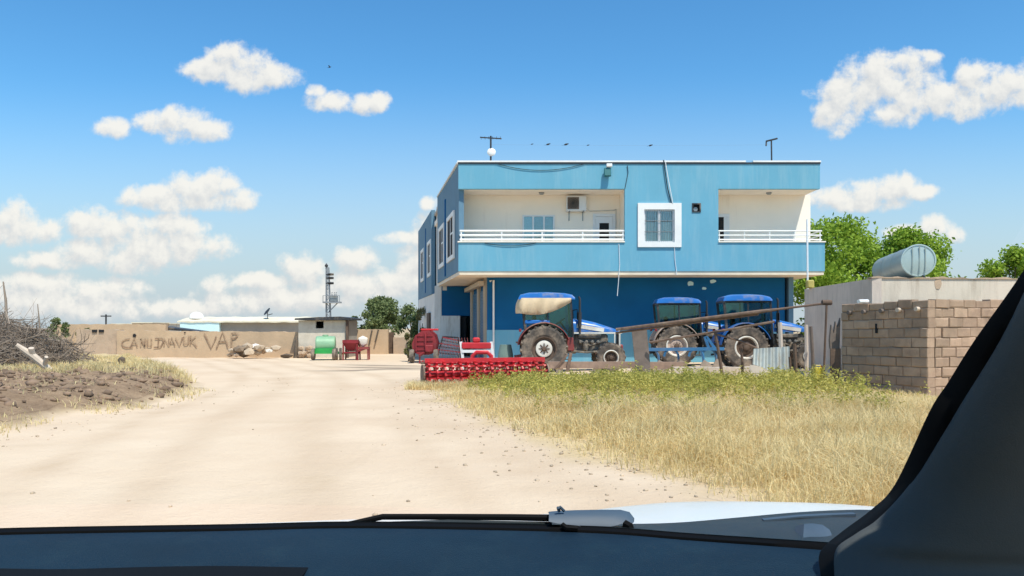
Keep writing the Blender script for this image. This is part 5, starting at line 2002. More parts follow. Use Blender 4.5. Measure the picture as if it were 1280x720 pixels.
W2 = thing('mud_wall', 'shorter greyish mud wall with two dark openings left of the lettered wall', 'wall', (-20.9, 40.9, 0))
a = MB()
rows = []
for zz in range(3):
    rows.append([(wx(92) + (wx(147.5) - wx(92)) * i / 30, 40.75, (1.42 + 0.05 * mnoise.noise(Vector((i * 0.3, 2, 0)))) * zz / 2) for i in range(31)])
a.shell(rows, (0, 0.35, 0))
a.build('wall_body', 'mud_grey', W2)
for (p, q_) in ((115.5, 121.5), (124, 130)):
    a = MB()
    a.box(wx(p, 40.75), wx(q_, 40.75), 40.70, 40.76, 1.27, 1.42)
    a.build('opening', 'darkgap', W2)
W3 = MB()
rows = [[(wx(60, 46) + (wx(205, 46) - wx(60, 46)) * i / 40, 46.2, (1.72 + 0.04 * mnoise.noise(Vector((i * 0.4, 7, 0)))) * zz / 2) for i in range(41)] for zz in range(3)]
W3.shell(rows, (0, 0.3, 0))
tag(W3.build('mud_wall', 'mud', None), 'plain tan mud wall showing just above and behind the lettered wall', 'wall')

VB = thing('mud_roofed_house', 'long low village house with a pale mud roof and a light blue end wall', 'house', (-19, 54, 0))
d = 54
a = MB()
a.box(wx(225, d), wx(274, d), d, d + 6, 0, 1.86)
a.build('blue_wall', 'paleblue', VB)
a = MB()
a.box(wx(274, d), wx(378, d), d + 0.3, d + 6, 0, 1.86)
a.build('stone_wall', 'greywall', VB)
a = MB()
rows = []
for j in range(5):
    rows.append([(wx(222, d) + (wx(384, d) - wx(222, d)) * i / 40, d - 0.06 + j * 1.6, 1.78 + 0.52 * math.sin(math.pi * (0.12 + 0.76 * j / 4)) + 0.05 * mnoise.noise(Vector((i * 0.35, j, 0)))) for i in range(41)])
a.shell(rows, (0, 0, -0.10))
a.build('roof', 'mudroof', VB, True)
a = MB()
cxd = wx(237, d)
a.lathe([(0.50, 0), (0.49, 0.12), (0.42, 0.28), (0.28, 0.40), (0.12, 0.455), (0, 0.47)], (cxd, d + 1.2, 2.14), (0, 0, 1), 24)
tag(a.build('dome', 'dome', None, True), 'large white dome standing on the left end of the pale mud roof', 'dome')
def dish(px, py, d, s, label, mat='metal_dark'):
    t_ = thing('satellite_dish', label, 'satellite dish', tuple(W(px, py, d) - Vector((0, 0, 0.5 * s))))
    c = W(px, py, d)
    a = MB()
    a.lathe([(0, 0), (0.2 * s, 0.02 * s), (0.36 * s, 0.08 * s), (0.36 * s, 0.06 * s), (0.2 * s, 0), (0, -0.02 * s)], c, (-0.6, -0.4, 0.55), 18)
    a.build('reflector', mat, t_, True)
    a = MB()
    a.tube([c, c - Vector((0, 0, 0.55 * s))], 0.03 * s, 6)
    a.tube([c + Vector((0, 0, -0.25 * s)), c + Vector((0.45 * s, -0.2 * s, -0.15 * s))], 0.03 * s, 6)
    a.build('mount', mat, t_)


dish(334.5, 390, 55, 0.85, 'dark satellite dish on the right end of the pale mud roof')
a = MB()
p0_, p1_ = W(205, 408, 47), W(252, 414, 47)
a.prism([(p0_.x, p0_.z), (p1_.x, p1_.z), (p1_.x, p1_.z - 0.05), (p0_.x, p0_.z - 0.20)], 46.6, 48.2, 'xz')
a.prism([(p0_.x, 0), (p0_.x + 0.15, 0), (p0_.x + 0.15, p0_.z - 0.21), (p0_.x, p0_.z - 0.18)], 47.0, 47.15, 'xz')
a.prism([(p1_.x - 0.15, 0), (p1_.x, 0), (p1_.x, p1_.z - 0.05), (p1_.x - 0.15, p1_.z - 0.07)], 47.0, 47.15, 'xz')
tag(a.build('lean_to_roof', 'metal_dark', None), 'dark sloping sheet roof between the mud wall and the light blue house wall', 'roof')
# distant houses
for (p0_, p1_, ztp, d, mat, lab) in ((140, 166, 405.5, 110, 'creamrender', 'distant low cream house at the left end of the village skyline'),
                                     (165, 190, 404.0, 100, 'mud', 'distant tan house under a small white dome'),
                                     (188, 206, 405.0, 105, 'creamrender', 'distant cream house just left of the dark sloping sheet roof')):
    h = thing('village_house', lab, 'house', (((p0_ + p1_) / 2 - 640) * d / 1000, d, 0), 0, 'distant village houses')
    a = MB()
    zt2 = EYE - (ztp - 410) * d / 1000
    a.box((p0_ - 640) * d / 1000, (p1_ - 640) * d / 1000, d, d + 5, 0, zt2)
    a.build('wall', mat, h)
    a = MB()
    a.box((p0_ - 640) * d / 1000 - 0.1, (p1_ - 640) * d / 1000 + 0.1, d - 0.1, d + 5.1, zt2 + 0.002, zt2 + 0.12)
    a.build('roof', 'mudroof', h)
    a = MB()
    xm_ = ((p0_ + p1_) / 2 - 640) * d / 1000
    a.box(xm_ - 0.4, xm_ + 0.4, d - 0.02, d + 0.05, zt2 - 1.3, zt2 - 0.4)
    a.build('window', 'darkgap', h)
for (px, py, d, r, lab) in ((172, 404.5, 101, 0.42, 'small white dome on the distant tan house'), (200, 404.5, 106, 0.3, 'tiny white dome on the distant cream house')):
    c = W(px, py, d)
    a = MB()
    a.lathe([(r, 0), (r * 0.95, r * 0.3), (r * 0.7, r * 0.7), (r * 0.3, r * 0.93), (0, r)], (c.x, c.y + 1, c.z - 0.35), (0, 0, 1), 16)
    tag(a.build('dome', 'dome', None, True), lab, 'dome')
a = MB()
c = W(132.5, 393, 70)
a.tube([(c.x, 70, 0), (c.x, 70, c.z)], 0.07, 8)
a.bar((c.x - 0.45, 70, c.z - 0.15), (c.x + 0.45, 70, c.z - 0.15), 0.1)
tag(a.build('utility_pole', 'metal_dark', None), 'short dark pole with a crossbar on the skyline left of the lettering', 'pole')

# power pole with a transformer platform
d = 84
PP = thing('power_pole', 'steel lattice power pole with insulators and a transformer platform behind the shed', 'power pole', (wx(411.5, d), d, 0))
xl, xr = wx(407.5, d), wx(412.5, d)
zt3 = W(0, 334, d).z
a = MB()
legs = [(xl, d), (xr + 0.1, d), (xl, d + 0.4), (xr + 0.1, d + 0.4)]
for (x, y) in legs:
    a.bar((x, y, 0), (x * 0.4 + 0.6 * xl, y, zt3), 0.1)
nn_ = 15
for i in range(nn_):
    z0_, z1_ = zt3 * i / nn_, zt3 * (i + 1) / nn_
    f0, f1 = 0.6 * i / nn_, 0.6 * (i + 1) / nn_
    xa = (xr + 0.1) * (1 - f0) + xl * f0
    xb = (xr + 0.1) * (1 - f1) + xl * f1
    a.bar((xl, d, z0_), (xb, d, z1_), 0.06) if i % 2 == 0 else a.bar((xa, d, z0_), (xl, d, z1_), 0.06)
    a.bar((xl, d, z1_), (xb, d, z1_), 0.05)
a.build('lattice_mast', 'pole_steel', PP)
for py in (343, 347.5, 354):
    a = MB()
    z = W(0, py, d).z
    a.bar((xl, d, z), (wx(415, d), d, z), 0.1)
    for px_ in (412.5, 415.5):
        a.lathe([(0.08, -0.25), (0.17, -0.2), (0.08, -0.12), (0.17, -0.05), (0.08, 0.0), (0.15, 0.08), (0.05, 0.15)], (wx(px_, d), d, z), (1, 0, 0), 10)
    a.build('insulator_arm', 'metal_dark', PP)
a = MB()
z0_ = W(0, 378, d).z
a.box(wx(404.5, d), wx(426, d), d - 0.5, d + 0.5, z0_ - 0.08, z0_ + 0.08)
a.bar((wx(410, d), d, W(0, 391, d).z), (wx(422, d), d, z0_ - 0.05), 0.1)
for px_ in (405, 425.5):
    a.bar((wx(px_, d), d - 0.45, z0_), (wx(px_, d), d - 0.45, z0_ + 0.7), 0.06)
a.bar((wx(405, d), d - 0.45, z0_ + 0.7), (wx(425.5, d), d - 0.45, z0_ + 0.7), 0.05)
a.build('platform', 'pole_steel', PP)
a = MB()
a.cbox((wx(417.5, d), d, z0_ + 0.42), (0.75, 0.6, 0.66), ch=0.05)
for q_ in (-0.2, 0.05, 0.25):
    a.lathe([(0.05, 0), (0.08, 0.1), (0.04, 0.18), (0.07, 0.28), (0, 0.34)], (wx(417.5, d) + q_, d, z0_ + 0.75), (0, 0, 1), 8)
a.build('transformer', 'metal_grey', PP)
a = MB()
a.lathe([(0, 0), (0.16, 0.05), (0.18, 0.2), (0.1, 0.3), (0, 0.45)], (wx(408, d), d, zt3), (0, 0, 1), 10)
a.build('pole_cap', 'metal_dark', PP)

# small block shed
d = 40.0
SS = thing('small_shed', 'small pale block shed with a dark flat roof and one window hole', 'shed', (wx(403, d), d, 0))
x0_, x1_, z1_ = wx(373, d), wx(432, d), W(0, 400.5, d).z
a = MB()
hw0, hw1, hz0, hz1 = wx(394.5, d), wx(404.5, d), W(0, 410.5, d).z, W(0, 401.5, d).z
a.box(x0_, hw0, d, d + 0.2, 0, z1_)
a.box(hw1, x1_, d, d + 0.2, 0, z1_)
a.box(hw0, hw1, d, d + 0.2, 0, hz0)
a.box(hw0, hw1, d, d + 0.2, hz1, z1_)
a.build('front_wall', 'creamblock', SS)
a = MB()
a.box(x0_, x0_ + 0.2, d + 0.2, d + 3, 0, z1_)
a.box(x1_ - 0.2, x1_, d + 0.2, d + 3, 0, z1_)
a.box(x0_ + 0.2, x1_ - 0.2, d + 2.8, d + 3, 0, z1_)
a.build('rear_wall', 'greywall', SS)
a = MB()
a.prism([(x0_ - 0.12, z1_ + 0.02), (x0_ - 0.1, z1_ + 0.10), (x0_ + 1.0, z1_ + 0.16), (x1_ - 0.2, z1_ + 0.19), (x1_ + 0.22, z1_ + 0.12), (x1_ + 0.22, z1_ + 0.02), (x0_ + 0.8, z1_ + 0.01)], d - 0.3, d + 3.2, 'xz')
a.build('roof', 'metal_dark', SS)
a = MB()
a.box(x1_ + 0.002, x1_ + 0.06, d - 0.02, d + 0.5, 0.1, z1_ - 0.03)
a.bar((wx(435, d), d - 0.1, 0), (wx(434, d), d - 0.1, z1_), 0.1)
a.build('door', 'wood', SS)
for i in range(9):
    for j in range(1 + (i % 2)):
        a = MB()
        a.rock((x0_ + 0.12 + i * 0.06 + rng.uniform(-0.1, 0.1), d - 0.18 - 0.1 * j, 0.14 + 0.12 * (i % 4)), rng.uniform(0.1, 0.17), (1, 0.7, 0.8), i * 7 + j)
        tag(a.build('rubble_stone', 'mud_grey', None), 'stone of the grey rubble heaped against the front of the small pale shed', 'stone', 'rubble stones by the small shed')
a = MB()
a.tube([(wx(370.5, d), d - 0.15, 0), (wx(371.5, d), d - 0.12, 0.75), (wx(371, d), d - 0.1, 0.95)], [0.12, 0.09, 0.05], 7)
tag(a.build('stump', 'bark', None, True), 'dark broken tree stump at the left corner of the small pale shed', 'stump')
a = MB()
a.rock((wx(361, d), d - 0.4, 0.1), 0.22, (1.6, 0.8, 0.55), 77)
tag(a.build('stone', 'bark', None, True), 'dark low boulder left of the tree stump', 'stone')

M['litter_stone'] = pm('dark_rubble', (0.22, 0.16, 0.11), 0.95, 0.3, 4, 0.01, 20)
# rubble in front of the lettered wall
RB = [(345, 434.5, .2), (292, 441, .22), (300, 436, .25), (309, 433, .26), (318, 432, .2), (326, 434, .24), (333, 436, .19), (303, 442, .24), (313, 440, .25), (322, 440, .2), (285, 444, .13), (297, 443, .15), (307, 437, .2), (316, 436, .22), (338, 438, .16), (289, 438, .16), (328, 439, .16)]
for i, (px_, py_, r_) in enumerate(RB):
    a = MB()
    z_ = max(r_ * 0.35, EYE - (py_ - 410) * 0.0395)
    a.rock((wx(px_, 39.5), 39.5 + 0.2 * math.sin(i * 2.1), z_ * 0.95), r_ * 1.0, (1.3, 1, 0.75), i + 40)
    tag(a.build('rubble_stone', ('stone', 'mud_grey', 'litter_stone', 'stone', 'sack')[i % 5 if i % 3 else 0], None, False), 'stone of the rubble heap in front of the lettered mud wall', 'stone', 'rubble stones by the lettered wall')

# tank trailer
d = 37.5
GT = thing('tank_trailer', 'green tank trailer with a pale green tank in front of the small shed', 'trailer', (wx(406, d), d, 0))
xc = wx(406, d)
a = MB()
a.lathe([(0, -0.48), (0.36, -0.45), (0.40, -0.40), (0.40, 0.40), (0.36, 0.45), (0, 0.48)], (xc, d + 0.2, 0.72), (1, 0.15, 0), 24)
a.lathe([(0.14, 0), (0.14, 0.08), (0, 0.09)], (xc - 0.02, d + 0.2, 1.10), (0, 0, 1), 14)
a.build('tank', 'green_pale', GT, True)
a = MB()
a.box(xc - 0.50, xc + 0.52, d - 0.3, d + 0.6, 0.30, 0.40)
a.box(xc - 0.45, xc + 0.45, d - 0.27, d - 0.1, 0.4, 0.55)
a.bar((xc + 0.5, d, 0.35), (xc + 0.95, d - 0.2, 0.3), 0.08)
a.build('chassis', 'green', GT)
for x_ in (-0.48, 0.50):
    w_ = MB()
    w_.lathe([(0.14, -0.07), (0.25, -0.08), (0.28, 0), (0.25, 0.08), (0.14, 0.07)], (xc + x_, d - 0.25, 0.28), (1, 0.1, 0), 18, True)
    wv = w_.build('wheel', 'tyre', GT, True)
    w_ = MB()
    w_.lathe([(0, -0.03), (0.145, -0.03), (0.145, 0.03), (0, 0.03)], (xc + x_, d - 0.25, 0.28), (1, 0.1, 0), 12)
    w_.build('rim', 'rim_white', wv)
# red hopper
d = 37.6
RH = thing('hopper_spreader', 'small red hopper spreader between the green tank trailer and the white sack', 'spreader', (wx(439, d), d, 0))
xc = wx(439.5, d)
a = MB()
vs, fs = [], []
for (hx, hy, z) in ((0.36, 0.36, 0.94), (0.36, 0.36, 0.80), (0.14, 0.14, 0.42)):
    vs += [(xc - hx, d - hy, z), (xc + hx, d - hy, z), (xc + hx, d + hy, z), (xc - hx, d + hy, z)]
for r_ in range(2):
    for i in range(4):
        j = (i + 1) % 4
        fs.append((r_ * 4 + i, r_ * 4 + j, r_ * 4 + 4 + j, r_ * 4 + 4 + i))
fs.append((8, 9, 10, 11))
a.add(vs, fs)
a.build('hopper', 'red_dark', RH)
a = MB()
a.bar((xc - 0.34, d - 0.3, 0), (xc - 0.32, d - 0.34, 0.75), 0.06)
a.bar((xc + 0.34, d - 0.3, 0), (xc + 0.32, d - 0.34, 0.75), 0.06)
a.bar((xc - 0.34, d + 0.3, 0), (xc - 0.32, d + 0.34, 0.75), 0.06)
a.bar((xc + 0.34, d + 0.3, 0), (xc + 0.32, d + 0.34, 0.75), 0.06)
a.bar((xc - 0.34, d - 0.3, 0.35), (xc + 0.34, d - 0.3, 0.35), 0.06)
a.bar((xc - 0.34, d + 0.3, 0.35), (xc + 0.34, d + 0.3, 0.35), 0.06)
a.bar((xc - 0.34, d - 0.3, 0.3), (xc - 0.34, d + 0.3, 0.3), 0.06)
a.bar((xc + 0.34, d - 0.3, 0.3), (xc + 0.34, d + 0.3, 0.3), 0.06)
a.bar((xc + 0.3, d - 0.2, 0.4), (xc + 0.75, d - 0.2, 0.55), 0.07)
a.build('frame', 'red_dark', RH)
a = MB()
a.lathe([(0, 0), (0.24, 0), (0.24, 0.03), (0, 0.05)], (xc, d, 0.30), (0, 0, 1), 16)
a.build('spreading_disc', 'metal_dark', RH)
for x_, lb in ((-0.62, 'small dark tyre standing against the right end of the green tank trailer'), (-0.44, 'small dark tyre standing against the left legs of the red hopper')):
    a = MB()
    a.lathe([(0.16, -0.05), (0.26, -0.06), (0.29, 0), (0.26, 0.06), (0.16, 0.05)], (xc + x_ - 0.05, d - 0.15, 0.29), (1, 0.2, 0), 16, True)
    tag(a.build('spare_tyre', 'tyre', None, True), lb, 'tyre', 'spare tyres between the trailer and the hopper')
WS = thing('sack_stand', 'rusty low four-legged stand under the bulging white sack, right of the red hopper', 'stand', (wx(453.5, d), d, 0))
a = MB()
xs = wx(453.5, d)
a.rock((xs, d, 0.88), 0.27, (0.9, 0.8, 1.1), 31)
tag(a.build('sack', 'sack', None, True), 'bulging white sack lying on the rusty low stand right of the red hopper', 'sack')
a = MB()
a.box(xs - 0.3, xs + 0.3, d - 0.25, d + 0.25, 0.5, 0.62)
for (x_, y_) in ((-0.27, -0.2), (0.27, -0.2), (-0.27, 0.2), (0.27, 0.2)):
    a.bar((xs + x_, d + y_, 0), (xs + x_, d + y_, 0.5), 0.06)
a.build('stand_frame', 'tr_red', WS)
# wall right of the shed and gate pillar
a = MB()
d = 46.0
rows = [[(wx(440, d) + (wx(485, d) - wx(440, d)) * i / 24, d, (1.42 + 0.03 * mnoise.noise(Vector((i * 0.5, 1, 9)))) * zz / 2) for i in range(25)] for zz in range(3)]
a.shell(rows, (0, 0.35, 0))
tag(a.build('mud_wall', 'mud', None), 'tan mud wall standing in the sun between the small shed and the grey-green trees', 'wall')
a = MB()
a.box(wx(484.5, d), wx(491, d), d + 0.4, d + 0.5, 0, 1.25)
for i in range(4):
    a.box(wx(484.8, d) + i * 0.07, wx(484.8, d) + i * 0.07 + 0.05, d + 0.37, d + 0.399, 0.05, 1.2)
tag(a.build('gate', 'wood', None), 'dark narrow wooden gate at the right end of the sunlit mud wall', 'gate')
a = MB()
rows = [[(wx(491, d) + (wx(512, d) - wx(491, d)) * i / 12, d + 0.2, (0.95 + 0.06 * mnoise.noise(Vector((i * 0.5, 4, 9)))) * zz / 2) for i in range(13)] for zz in range(3)]
a.shell(rows, (0, 0.35, 0))
tag(a.build('mud_wall', 'mud_grey', None), 'low crumbling mud wall right of the dark wooden gate', 'wall')
for i, (px_, py_, px2, py2) in enumerate(((465, 413, 461, 432), (473, 412, 469, 428), (447, 412, 444, 424))):
    a = MB()
    a.tube([W(px_, py_, 45.9), W(px2, py2, 45.85)], 0.05, 6)
    tag(a.build('wall_stick', 'bark', None, True), ('crooked dark stick hanging down the middle of the sunlit mud wall', 'short dark stick near the right end of the sunlit mud wall', 'small dark stick beside the small shed on the sunlit mud wall')[i], 'stick', 'sticks on the sunlit mud wall')

# ------------------------------------------------------------------ brush pile, logs and dead sticks on the left
def mound(x, y):
    u, v = (x + 17.2) / 4.1, (y - 24.4) / 3.0
    e = max(0.0, 1 - (u * u + v * v))
    return hgt(x, y) - 0.05 + 1.7 * e ** 1.05 * (0.85 + 0.35 * mnoise.noise(Vector((x * 0.8, y * 0.8, 2))))


BP = MB()
rr_ = random.Random(5)
for i in range(4200):
    a_, q_ = rr_.uniform(0, 2 * math.pi), math.sqrt(rr_.random())
    x, y = -17.2 + 4.0 * q_ * math.cos(a_), 24.4 + 2.9 * q_ * math.sin(a_)
    if x < -20.5 or y > 25.8:
        continue
    a = rr_.uniform(0, 2 * math.pi)
    spike = rr_.random() < 0.07
    L = rr_.uniform(0.4, 1.3) * (1.25 if spike else 1.0)
    tilt = rr_.gauss(0.7, 0.35) if spike else rr_.gauss(0.02, 0.28)
    dd = Vector((math.cos(a) * math.cos(tilt), math.sin(a) * math.cos(tilt), math.sin(tilt)))
    p = Vector((x, y, mound(x, y) + rr_.uniform(-0.05, 0.28))) - dd * L * (0.1 if spike else 0.5)
    r0 = rr_.choice((0.005, 0.007, 0.009, 0.013, 0.02))
    if spike:
        r0 = min(r0, 0.009)
    pts = [p]
    for k_ in range(4):
        dd = (dd + Vector((rr_.gauss(0, .3), rr_.gauss(0, .3), rr_.gauss(0, .2)))).normalized()
        pts.append(pts[-1] + dd * L / 4)
        pts[-1].z = max(pts[-1].z, 0.1)
    BP.tube(pts, [r0, r0 * 0.9, r0 * 0.75, r0 * 0.55, r0 * 0.3], 4, False)
    if rr_.random() < 0.5:
        q = pts[2]
        e = q + (dd + Vector((rr_.gauss(0, .6), rr_.gauss(0, .6), rr_.gauss(0.05, .4)))).normalized() * L * 0.35
        BP.tube([q, e], [r0 * 0.6, r0 * 0.2], 3, False)
tag(BP.build('brush_pile', 'deadwood', None), 'big tangled heap of dry grey branches on the bank at the left', 'brush pile', None, 'stuff')
a = MB()
rows = [[(-17.2 - 4.3 + 8.6 * i / 44, 24.4 - 3.1 + 6.2 * j / 32, mound(-17.2 - 4.3 + 8.6 * i / 44, 24.4 - 3.1 + 6.2 * j / 32)) for i in range(45)] for j in range(33)]
a.grid(rows)
M['litter'] = pm('twig_litter', (0.165, 0.125, 0.095), 0.95, 0.45, 6, 0.08, 22, dirt=(0.24, 0.18, 0.13), dirt_amt=0.4, dirt_scale=6)
tag(a.build('twig_litter', 'litter', None, True, autosm=180), 'grey mound of broken twigs and leaves under the dry branches', 'litter', None, 'stuff')

LG = thing('log', 'bleached forked log sticking out of the brush heap', 'log', (-13.3, 21.2, 0.4))
d = 21.0
a = MB()
pA, pB, pC = W(20, 431, d - 0.2), W(42, 446, d), W(63, 463, d + 0.1)
a.tube([pA, pA.lerp(pB, 0.5), pB, pC], [0.06, 0.085, 0.10, 0.08], 9)
a.build('trunk', 'palelog', LG, True)
a = MB()
a.tube([pB.lerp(pC, -0.1), W(39, 435, d - 0.1)], [0.09, 0.07], 8)
a.build('branch_stub', 'palelog', LG, True)
a = MB()
a.tube([pB.lerp(pC, 0.65), W(58, 446, d - 0.1)], [0.07, 0.045], 8)
a.build('branch_stub', 'palelog', LG, True)
for i, (p0, p1, d, r, lab) in enumerate((((4, 352), (8, 400), 24, 0.045, 'tall thin dead stick standing at the very left edge above the brush heap'),
                                         ((47, 380), (49, 425), 24.5, 0.03, 'thin upright dead stick in front of the young green tree'),
                                         ((41, 398), (38, 425), 24.2, 0.018, 'short slanting twig left of the thin upright dead stick'))):
    a = MB()
    q0_, q1_ = W(*p0, d), W(*p1, d)
    q2_ = Vector((q1_.x + 0.02, d, 0.4))
    a.tube([q2_, q1_, q1_.lerp(q0_, 0.5) + Vector((0.03, 0, 0)), q0_], [r * 1.2, r, r * 0.8, r * 0.4], 6)
    tag(a.build('dead_stick', 'deadwood', None, True), lab, 'stick', 'dead sticks in the brush heap')
a = MB()
c = W(144, 457, 24.5)
a.rock((c.x - 0.15, c.y, 0.33), 0.25, (1.6, 0.7, 0.6), 61)
a.rock((c.x + 0.2, c.y, 0.5), 0.17, (0.8, 0.7, 1.0), 62)
tag(a.build('stump', 'bark', None, True), 'dark fallen stump alone in the dry grass right of the brush heap', 'stump')

# soil clods on the bank and gravel on the road
def scatter_rocks(name, pts, mat):
    import bmesh
    bm = bmesh.new()
    bmesh.ops.create_icosphere(bm, subdivisions=1, radius=1)
    base = np.array([v.co[:] for v in bm.verts])
    tri = np.array([[v.index for v in f.verts] for f in bm.faces])
    bm.free()
    n = len(pts)
    pts = np.array(pts)
    k_ = 1 + 0.25 * nr.normal(size=(n, len(base), 1))
    sc = pts[:, None, 3:4] * np.stack([0.8 + 0.6 * nr.random(n), 0.8 + 0.6 * nr.random(n), 0.5 + 0.4 * nr.random(n)], 1)[:, None, :]
    V_ = pts[:, None, :3] + base[None] * k_ * sc
    F_ = tri[None] + (np.arange(n) * len(base))[:, None, None]
    return tag(bigmesh(name, V_.reshape(-1, 3), F_.reshape(-1, 3), mat), kind='stuff')


pts = []
while len(pts) < 5200:
    x, y = rng.uniform(-15, -6.6), rng.uniform(8.5, 21.5)
    b = float(bank_mask(np.float64(x), np.float64(y)))
    if b < 0.15 or rng.random() > b * 0.9:
        continue
    r = 0.014 + 0.10 * rng.random() ** 4
    pts.append((x, y, hgt(x, y) + r * 0.2, r))
scatter_rocks('soil_clods', pts, 'clod')
pts = []
while len(pts) < 900:
    y = 4.5 + 20 * rng.random() ** 1.3
    x = rng.uniform(-7, 2.5)
    e = float(grass_edge(y))
    if x > e + 0.3:
        continue
    near = math.exp(-((e - x) / 1.0) ** 2) + 0.015 + math.exp(-((x + 6.8) / 0.5) ** 2) * 0.5
    if rng.random() > near:
        continue
    r = 0.006 + 0.018 * rng.random() ** 3
    pts.append((x, y, hgt(x, y) + r * 0.25 + 0.004, r))
scatter_rocks('gravel', pts, 'stone')

# ------------------------------------------------------------------ grass
def blades(name, pos, hgts, width, mat, lean=0.35, curl=0.5):
    n = len(pos)
    a = nr.random(n) * 2 * np.pi
    dirv = np.stack([np.cos(a), np.sin(a), np.zeros(n)], 1)
    b = nr.random(n) * 2 * np.pi
    wv = np.stack([np.cos(b), np.sin(b), np.zeros(n)], 1) * (width * (0.6 + 0.8 * nr.random(n)))[:, None] / 2
    ln = np.abs(nr.normal(size=n)) * lean
    h = hgts[:, None]
    up = np.array([0, 0, 1.0])
    m1 = pos + h * 0.55 * (up + dirv * (ln * 0.5)[:, None])
    t1 = pos + h * (up * (1 - 0.25 * ln[:, None]) + dirv * (ln * (1 + curl))[:, None])
    V_ = np.stack([pos - wv, pos + wv, m1 + wv * 0.8, m1 - wv * 0.8, t1 + wv * 0.15, t1 - wv * 0.15], 1).reshape(-1, 3)
    k_ = np.arange(n) * 6
    F_ = np.concatenate([np.stack([k_, k_ + 1, k_ + 2, k_ + 3], 1), np.stack([k_ + 3, k_ + 2, k_ + 4, k_ + 5], 1)])
    return bigmesh(name, V_, F_, mat)


def field_points(n, ylo, yhi, xhi, power, off=0.0, clump=0.5):
    out = []
    while len(out) < n:
        m = n
        y = ylo + (yhi - ylo) * nr.random(m) ** power
        e = grass_edge(y) + off
        x = e + (xhi - e) * nr.random(m)
        for xx, yy, ee in zip(x, y, e):
            q = mnoise.noise(Vector((xx * 0.9, yy * 0.9, 1))) + 0.6 * mnoise.noise(Vector((xx * 2.7, yy * 2.7, 4)))
            if xx - ee < 0.9 * (0.4 + 0.8 * mnoise.noise(Vector((yy * 1.3, 0, 7))) + 0.5) * nr.random():
                continue
            if yy > 16.5 and xx > 8.0 + 0.0 * yy and (xx - 8.97) * 2.26 + (yy - 17.24) * 0.94 > -0.1:
                continue
            if nr.random() > 0.55 + clump * q:
                continue
            out.append((xx, yy, q))
            if len(out) >= n:
                break
    return np.array(out)


P1 = field_points(95000, 4.6, 22.4, 9.4, 1.35)
hh = (0.20 + 0.20 * nr.random(len(P1))) * (1 + 0.5 * P1[:, 2]) * (0.45 + 0.55 * sm(P1[:, 0] - grass_edge(P1[:, 1]), 0.0, 1.6)) * (1 - 0.42 * sm(P1[:, 1], 12, 20)) * (1 - 0.55 * sm(P1[:, 0] - 0.3 * (18 - P1[:, 1]), 6.0, 7.6))
pos = np.stack([P1[:, 0], P1[:, 1], np.zeros(len(P1))], 1)
tag(blades('dry_grass', pos, hh, 0.0035 + 0.00065 * P1[:, 1], 'straw', 0.75), 'dry straw-coloured grass covering the verge in front of the yard', 'grass', None, 'stuff')
# green-yellow weeds along the back
P2 = field_points(9000, 12.8, 22.6, 8.0, 0.75, 0.9, 0.7)
keep = (2.1 * P2[:, 2] + 0.26 * (P2[:, 1] - 14.9) - 0.16 * np.maximum(0, P2[:, 0] - 3.6) - 1.2 * np.maximum(0, P2[:, 0] - 6.6) + 0.55 * nr.normal(size=len(P2))) > 0.25
P2 = P2[keep]
nW = len(P2)
st_ = np.stack([P2[:, 0], P2[:, 1], np.zeros(nW)], 1)
hw = (0.26 + 0.34 * nr.random(nW) ** 2) * (1 + 0.6 * P2[:, 2])
hw *= 0.92 - 0.40 * sm(P2[:, 1], 17.5, 21.5)
K = 20
t_l = 0.15 + 0.85 * nr.random((nW, K))
ang = nr.random((nW, K)) * 2 * np.pi
rad = 0.10 * (1.1 - 0.6 * t_l)
pp = np.stack([st_[:, None, 0] + np.cos(ang) * rad * nr.random((nW, K)), st_[:, None, 1] + np.sin(ang) * rad * nr.random((nW, K)), hw[:, None] * t_l], -1).reshape(-1, 3)
N_ = len(pp)
u = nr.normal(size=(N_, 3))
u[:, 2] = np.abs(u[:, 2]) * 0.8
u /= np.linalg.norm(u, axis=1)[:, None]
v = np.cross(u, nr.normal(size=(N_, 3)))
v /= np.linalg.norm(v, axis=1)[:, None]
s = (0.016 + 0.026 * nr.random(N_))[:, None]
V4 = np.stack([pp - u * s, pp + v * s * 0.4, pp + u * s, pp - v * s * 0.4], 1).reshape(-1, 3)
tag(bigmesh('green_weeds', V4, np.arange(4 * N_).reshape(-1, 4), 'weed'), 'yellow-green leafy weeds growing behind the dry grass', 'weeds', None, 'stuff')
# dry grass on the left bank, plus a few tufts at the bank's foot
L1 = []
while len(L1) < 16000:
    x, y = rng.uniform(-17, -7.0), rng.uniform(18.0, 31)
    b = float(bank_mask(np.float64(x), np.float64(y)))
    q = mnoise.noise(Vector((x * 0.8, y * 0.8, 5)))
    if b < 0.12 or y < 20.3 + 1.2 * q + 0.12 * (x + 7) or rng.random() > 0.6 + 0.6 * q:
        continue
    L1.append((x, y, hgt(x, y) - 0.01, (0.14 + 0.16 * rng.random()) * (1 + 0.5 * q) * (1 - 0.4 * float(sm(np.float64(-x), 10, 14)))))
for _ in range(1300):
    y = rng.uniform(8.5, 19)
    x = -6.95 + 0.25 * math.sin(y * 0.9) + abs(rng.gauss(0, 0.35)) * -1 + rng.gauss(0, 0.1)
    if mnoise.noise(Vector((0, y * 0.8, 2))) + 0.3 * rng.random() > 0.1:
        L1.append((x, y, hgt(x, y) - 0.01, 0.05 + 0.10 * rng.random()))
